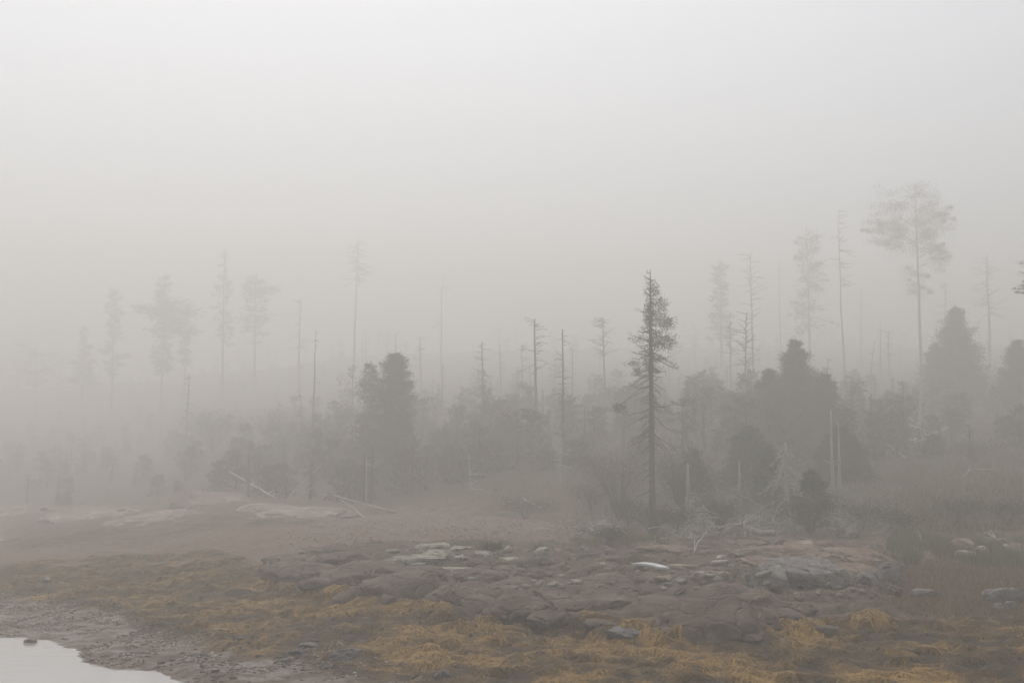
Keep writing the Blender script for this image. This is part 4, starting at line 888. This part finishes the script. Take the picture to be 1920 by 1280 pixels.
def log(name, label, pts, r0, r1, seed, stubs=4, mat='wood', cat='driftwood', lift=.05, sl=.35):
    """a fallen stem through ground points given as (bearing px, row, height over ground)"""
    r = np.random.default_rng(seed); W = [hit(a, c) for a, c, e in pts]; W = [w + Vector((0, 0, e * w.y / float(UN(w.y)))) for w, (_, _, e) in zip(W, pts)]
    o = W[0].copy(); P = np.array([(w - o)[:] for w in W]); ks = o.y / float(UN(o.y)); r0 *= ks; r1 *= ks; sl *= ks
    t = np.linspace(0, 1, len(P)); tt = np.linspace(0, 1, 9); C = np.stack([np.interp(tt, t, P[:, k]) for k in range(3)], -1) + r.normal(0, .012, (9, 3)); C[:, 2] += lift
    T = thing(name, label, cat, o); g = G(); g.tube(C, np.linspace(r0, r1, 9), 7); obj('log', g, M[mat], T)
    for k in range(stubs):
        a = interp(C, r.uniform(.15, .95)); d = np.array([r.normal(0, .5), r.normal(0, .3), r.uniform(.2, 1)]); d /= np.linalg.norm(d)
        g = G(); g.tube(curve_pts(a, d, sl * r.uniform(.4, 1.2), .1, 4, 0, .05, r), np.linspace(r1 * .8, .005, 4), 4, False); obj('branch', g, M[mat], T)
    return T
log('fallen_log', 'bleached log slanting down over the granite hump at left', [(430, 918, .75), (470, 928, .45), (518, 938, .06)], .028, .038, 1020, 4)
log('fallen_log', 'long pale bowed log at the top of the bare slope', [(625, 952, .5), (650, 952, .33), (690, 957, .2), (738, 962, .03)], .024, .034, 1021, 2)
log('fallen_branch', 'thin pale branch hanging under the long bowed log', [(640, 958, .4), (665, 966, .25), (684, 975, .03)], .018, .025, 1022, 1)
log('leaning_stick', 'long thin stick leaning up in front of the left wood', [(535, 942, .03), (560, 936, .55), (603, 930, 1.3)], .016, .012, 1023, 1)
log('leaning_stick', 'shorter stick leaning beside the long thin one', [(548, 940, .03), (590, 935, .5)], .014, .01, 1024, 0)
log('fallen_log', 'straight bleached pole sliding down the right hillside', [(1645, 846, .55), (1670, 850, .25), (1697, 860, .03)], .04, .035, 1025, 1)
log('fallen_log', 'short bleached pole above the straight one on the hillside', [(1700, 800, .5), (1722, 803, .06)], .05, .04, 1026, 0)
log('fallen_log', 'long grey log lying level across the right hillside', [(1690, 838, .1), (1740, 822, .12), (1800, 800, .12)], .06, .04, 1027, 5)
log('fallen_log', 'thin grey stem crossing below the long grey log', [(1662, 850, .05), (1720, 842, .3), (1760, 834, .4)], .025, .02, 1028, 2)
log('fallen_log', 'curved pale stem beside the short bleached pole', [(1705, 810, .3), (1730, 816, .25), (1742, 826, .03)], .02, .015, 1029, 1)
log('fallen_branch', 'arched pale bough drooping over the right heath', [(1805, 925, .55), (1822, 918, .75), (1870, 912, .6)], .018, .014, 1030, 7, 'palebark')
for q, (a, b_, c, d, hh) in enumerate([(1812, 900, 1806, 932, .0), (1822, 905, 1832, 932, .0), (1850, 905, 1860, 930, .0), (1890, 905, 1898, 930, 0)]):
    log('dead_sapling', ['pale stem hanging left under the arched bough', 'pale stem hanging in the middle under the arched bough', 'pale stem hanging right under the arched bough', 'lone pale stem right of the arched bough'][q], [(a, 930, .6), ((a + c) / 2 - 3, 930, .35), (c, d, .02)], .008, .006, 1040 + q, 1, 'palebark')
log('driftwood_stick', 'forked grey driftwood at the edge of the brush mound', [(982, 955, .35), (997, 955, .2), (1012, 958, .1)], .03, .035, 1050, 2)
log('driftwood_stick', 'long thin driftwood lying on the shore behind the pale stones', [(1070, 1012, .03), (1100, 1008, .06), (1160, 1000, .05)], .03, .02, 1051, 2)
log('driftwood_stick', 'short straight driftwood in front of the pale upright stone', [(1090, 1043, .02), (1126, 1042, .02)], .018, .018, 1052, 0)
log('driftwood_stick', 'short white stick behind the grass by the shore', [(1108, 988, .15), (1114, 996, .02)], .02, .015, 1053, 0)
for q, (pts, lb) in enumerate([([(1217, 1024, .02), (1228, 1024, .03)], 'short white stick lying flat by the twig frame'), ([(1228, 1024, .02), (1229, 1024, .26)], 'upright white twig of the frame by the thick stump'),
        ([(1238, 1024, .22), (1250, 1022, .2)], 'level white twig of the frame by the thick stump'), ([(1250, 1024, .02), (1250, 1024, .3)], 'right upright white twig of the frame'),
        ([(1300, 1042, .02), (1308, 1038, .25), (1325, 1030, .5)], 'forked white branch in front of the thick stump'), ([(1303, 1040, .05), (1302, 1038, .42)], 'upright white twig beside the forked branch'),
        ([(1312, 1027, .03), (1336, 1028, .03)], 'level pale stick at the foot of the thick stump'), ([(1416, 1020, .03), (1430, 1018, .04)], 'white stick below the root tangle'),
        ([(1510, 1012, .05), (1520, 1015, .03)], 'white stick under the green sapling'), ([(1680, 1018, .08), (1694, 1026, .02)], 'white stick in grass above the bedrock slab'),
        ([(1880, 1040, .02), (1893, 1038, .05)], 'short white stick by the small white upright stone')]):
    log('driftwood_stick', lb, pts, .018, .012, 1060 + q, 1 if q in (4,) else 0, lift=.02)
# root tangles
def roots(label, px, py, n, L, seed, mat='wood', up=.5, body=None):
    r = np.random.default_rng(seed); o = hit(px, py); T = thing('root_wad', label, 'driftwood', o); T.scale = (o.y / float(UN(o.y)),) * 3
    if body:
        g = G(); g.tube(np.array(body, float), np.linspace(.11, .09, len(body)), 8); obj('log', g, M['palebark'], T)
    for k in range(n):
        ph = r.uniform(0, 2 * math.pi); e = r.uniform(-.1, 1.2) * up; d = np.array([math.cos(ph) * math.cos(e), .6 * math.sin(ph), math.sin(e)])
        c = curve_pts((body[0] if body else (0, 0, .15)), d, L * r.uniform(.4, 1.1), r.uniform(.1, .7), 7, .1, .06, r); c[:, 2] = np.maximum(c[:, 2], .0)
        g = G(); g.tube(c, np.linspace(.05, .008, 7) * r.uniform(.6, 1.1), 6); obj('root', g, M[mat], T)
    return T
roots('twisted root tangle of a fallen trunk at the shore edge', 1392, 1012, 11, .95, 1080, 'palebark', .6, [(0, 0, .45), (.25, 0, .3), (.55, .05, .2), (1.0, .1, .2)])
roots('white spidery root stump at the far right shore', 1868, 1022, 11, .6, 1081, 'wood', .7)
roots('white upright shard of a stump in the green grass', 1727, 1022, 4, .35, 1082, 'wood', 1.2)
roots('grey root heap beside the thick stump', 1292, 1020, 7, .5, 1083, 'palebark', .6)

# the two planks
def plank(name, label, p0, p1, w, th, mat, bow, seed):
    a, c = PLANK_ENDS[p0], PLANK_ENDS[p1]; w *= 1.3; th *= 1.3; r = np.random.default_rng(seed); g = G(); n = 12
    d = np.array((c - a)[:]); L = np.linalg.norm(d); d /= L; sd = np.cross(d, [0, 0, 1]); sd /= np.linalg.norm(sd); up = np.cross(sd, d)
    V = []
    for k in range(n + 1):
        t = k / n; ctr = d * L * t + up * (bow * 4 * t * (1 - t)); ww = w * (.5 + .02 * r.normal()); tw = .06 * (t - .5)
        for s, u in ((-1, 0), (1, 0), (1, 1), (-1, 1)): V.append(ctr + sd * s * ww + up * (u * th + s * tw * w))
    Q = []
    for k in range(n):
        for j in range(4): Q.append((k * 4 + j, k * 4 + (j + 1) % 4, k * 4 + 4 + (j + 1) % 4, k * 4 + 4 + j))
    Q += [(3, 2, 1, 0), (n * 4, n * 4 + 1, n * 4 + 2, n * 4 + 3)]
    g.add(V, Q=Q); o = obj(name, g, M[mat], None, a + Vector((0, 0, .05))); bv = o.modifiers.new('edge', 'BEVEL'); bv.width = .006; bv.segments = 1; bv.limit_method = 'ANGLE'
    return tag(o, label, 'plank')
plank('plank', 'white weathered plank tilted on the shore', 0, 1, .26, .06, 'board', .05, 1)
plank('plank', 'shorter tan plank right of the white one', 2, 3, .2, .06, 'tanboard', .01, 2)

# shrubs and tufts one can point to
def bush(name, label, px, py, w, h, seed, mat='shrub', leaf=.05, n=900, stems=14, y=None):
    r = np.random.default_rng(seed); p = hit(px, py) if y is None else stand(px, y); k = p.y / F; ks = p.y / float(UN(p.y)); w = w * k / ks; T = thing(name, label, 'shrub', p); T.scale = (ks,) * 3; gs, gl = G(), G()
    for i in range(stems):
        ph = r.uniform(0, 6.28); e = np.array([math.cos(ph) * w * .45 * r.uniform(.2, 1), math.sin(ph) * w * .4 * r.uniform(.2, 1), h * r.uniform(.6, 1)])
        B = np.array([[0, 0, -.1], e * [.35, .35, .5], e]); gs.tube(B, [.012, .008, .004], 4, False)
        m = n // stems; s = r.uniform(.35, 1.05, m); Q = B[1] + (B[2] - B[1]) * s[:, None] + r.normal(size=(m, 3)) * [w * .1, w * .1, h * .1]; Q[:, 2] = np.abs(Q[:, 2])
        gl.leaves(Q, r.normal(size=(m, 3)) + [0, 0, .6], leaf * r.uniform(.6, 1.5, m), leaf * .5, r)
    obj('stems', gs, M['twig'], T); obj('foliage', gl, M[mat], T); return T
def tuft(label, px, py, w, h, seed, n=260, mat='grass'):
    r = np.random.default_rng(seed); p = hit(px, py); w = w * p.y / F; h *= 1.25; a = r.normal(size=(n, 3)) * [.45, .45, 0] + [0, 0, 1]
    g = G(); b0 = r.normal(size=(n, 3)) * [w * .22, w * .18, 0]; g.leaves(b0, a + b0 * 1.2 / max(w, .1), h * r.uniform(.5, 1.2, n), .014, r, tri=True)
    return tag(obj('grass_tuft', g, M[mat], None, p), label, 'grass tuft')
tuft('spiky dark green grass tuft behind the lichened outcrop', 922, 1030, 48, .42, 1100, 420, 'shrub')
tuft('ochre grass tuft behind the round pale boulder', 1012, 1034, 36, .35, 1101)
tuft('green grass tuft left of the white plank', 1186, 1056, 36, .28, 1102)
tuft('bright green grass tuft left of the tan boulder pile', 1706, 1058, 44, .5, 1103, 420)
tuft('bright green grass tuft in front of the tan boulder pile', 1848, 1058, 50, .5, 1104, 420)
tuft('dry grass tuft left of the tan boulder pile', 1776, 1042, 30, .6, 1105, 320, 'marsh')
tuft('green grass tuft at the right edge of the shore', 1902, 1050, 44, .4, 1106, 320)
bush('shrub', 'brown bushy mound below the forked driftwood', 985, 972, 110, .75, 1110, 'heath', .07, 1500)
bush('shrub', 'low grey brush left behind the tall spruce', 1110, 965, 110, 1.1, 1111, 'heath', .07, 1500)
bush('shrub', 'dark low shrub at the foot of the tall spruce', 1180, 985, 100, .9, 1112, 'shrub', .06, 1500)
bush('shrub', 'grey-brown brush hiding the foot of the tall spruce', 1225, 1003, 130, 1.0, 1130, 'heath', .035, 5000, 40)
bush('shrub', 'green undergrowth in front of the conical spruce clump', 1520, 1000, 170, 1.3, 1131, 'shrub', .04, 7000, 40)
bush('shrub', 'dark brush between the stump and the root tangle', 1350, 1000, 130, 1.2, 1132, 'shrub', .04, 5000, 40)
bush('shrub', 'tall twiggy thicket left of the foot of the tall spruce', 1160, 0, 190, 2.6, 1133, 'heath', .04, 9000, 60, y=51.5)
bush('shrub', 'tall twiggy thicket right of the foot of the tall spruce', 1275, 0, 170, 2.3, 1134, 'shrub', .04, 8000, 60, y=51.5)
bush('shrub', 'olive shrub at the shore left of the twig frame', 1140, 1022, 120, .5, 1113, 'shrub', .05, 1500)
bush('shrub', 'olive shrub behind the twig frame', 1265, 1000, 110, .8, 1114, 'shrub', .06, 1600)
bush('shrub', 'green shrub on the shore right of the spruce clump', 1630, 990, 130, .9, 1115, 'shrub', .06, 1900)
bush('shrub', 'green shrub above the tan boulder pile', 1790, 985, 150, .9, 1116, 'shrub', .06, 1900)
bush('shrub', 'green shrub left of the white spidery root stump', 1700, 1000, 120, .8, 1117, 'shrub', .06, 1700)
bush('shrub', 'brown-green shrub at the right edge above the root stump', 1890, 985, 130, .9, 1118, 'shrub', .06, 1700)
bush('shrub', 'ochre shrub high on the right hillside', 1830, 870, 130, .9, 1119, 'heath', .08, 1500)
bush('shrub', 'dim rusty shrub in the fog above the bleached log', 530, 905, 170, 2.2, 1120, 'heath', .045, 6000, 40, y=66)
bush('shrub', 'dim grey thicket behind the granite hump', 400, 905, 190, 2.0, 1121, 'heath', .045, 6000, 40, y=69)
bush('shrub', 'dim thicket right of the dense rounded spruce', 850, 900, 140, 1.8, 1122, 'shrub', .045, 6000, 40, y=61)
bush('shrub', 'olive thicket behind the brush mound', 950, 900, 140, 1.6, 1123, 'heath', .045, 6000, 40, y=60)

# ------------------------------------------------------------------ the fog
hzm = bpy.data.materials.new('fog'); hzm.use_nodes = True; nt = hzm.node_tree; nt.nodes.clear()
pv = nt.nodes.new('ShaderNodeVolumePrincipled'); pv.inputs['Color'].default_value = (.870, .850, .805, 1); pv.inputs['Density'].default_value = FOG; pv.inputs['Anisotropy'].default_value = 0.6
ou = nt.nodes.new('ShaderNodeOutputMaterial'); nt.links.new(pv.outputs[0], ou.inputs['Volume'])
bm = bmesh.new(); bmesh.ops.create_cube(bm, size=1); hm_ = bpy.data.meshes.new('haze'); bm.to_mesh(hm_); bm.free(); hm_.materials.append(hzm)
zmin = min(float(Z.min()), -1.2) - 1.0; zmax = 57.0
haze = bpy.data.objects.new('haze', hm_); COL.objects.link(haze); haze.location = (0, 305, (zmin + zmax) / 2); haze.scale = (1270, 780, zmax - zmin)
haze['kind'] = 'stuff'; haze['label'] = 'pale even fog filling the whole shore'; haze['category'] = 'fog'
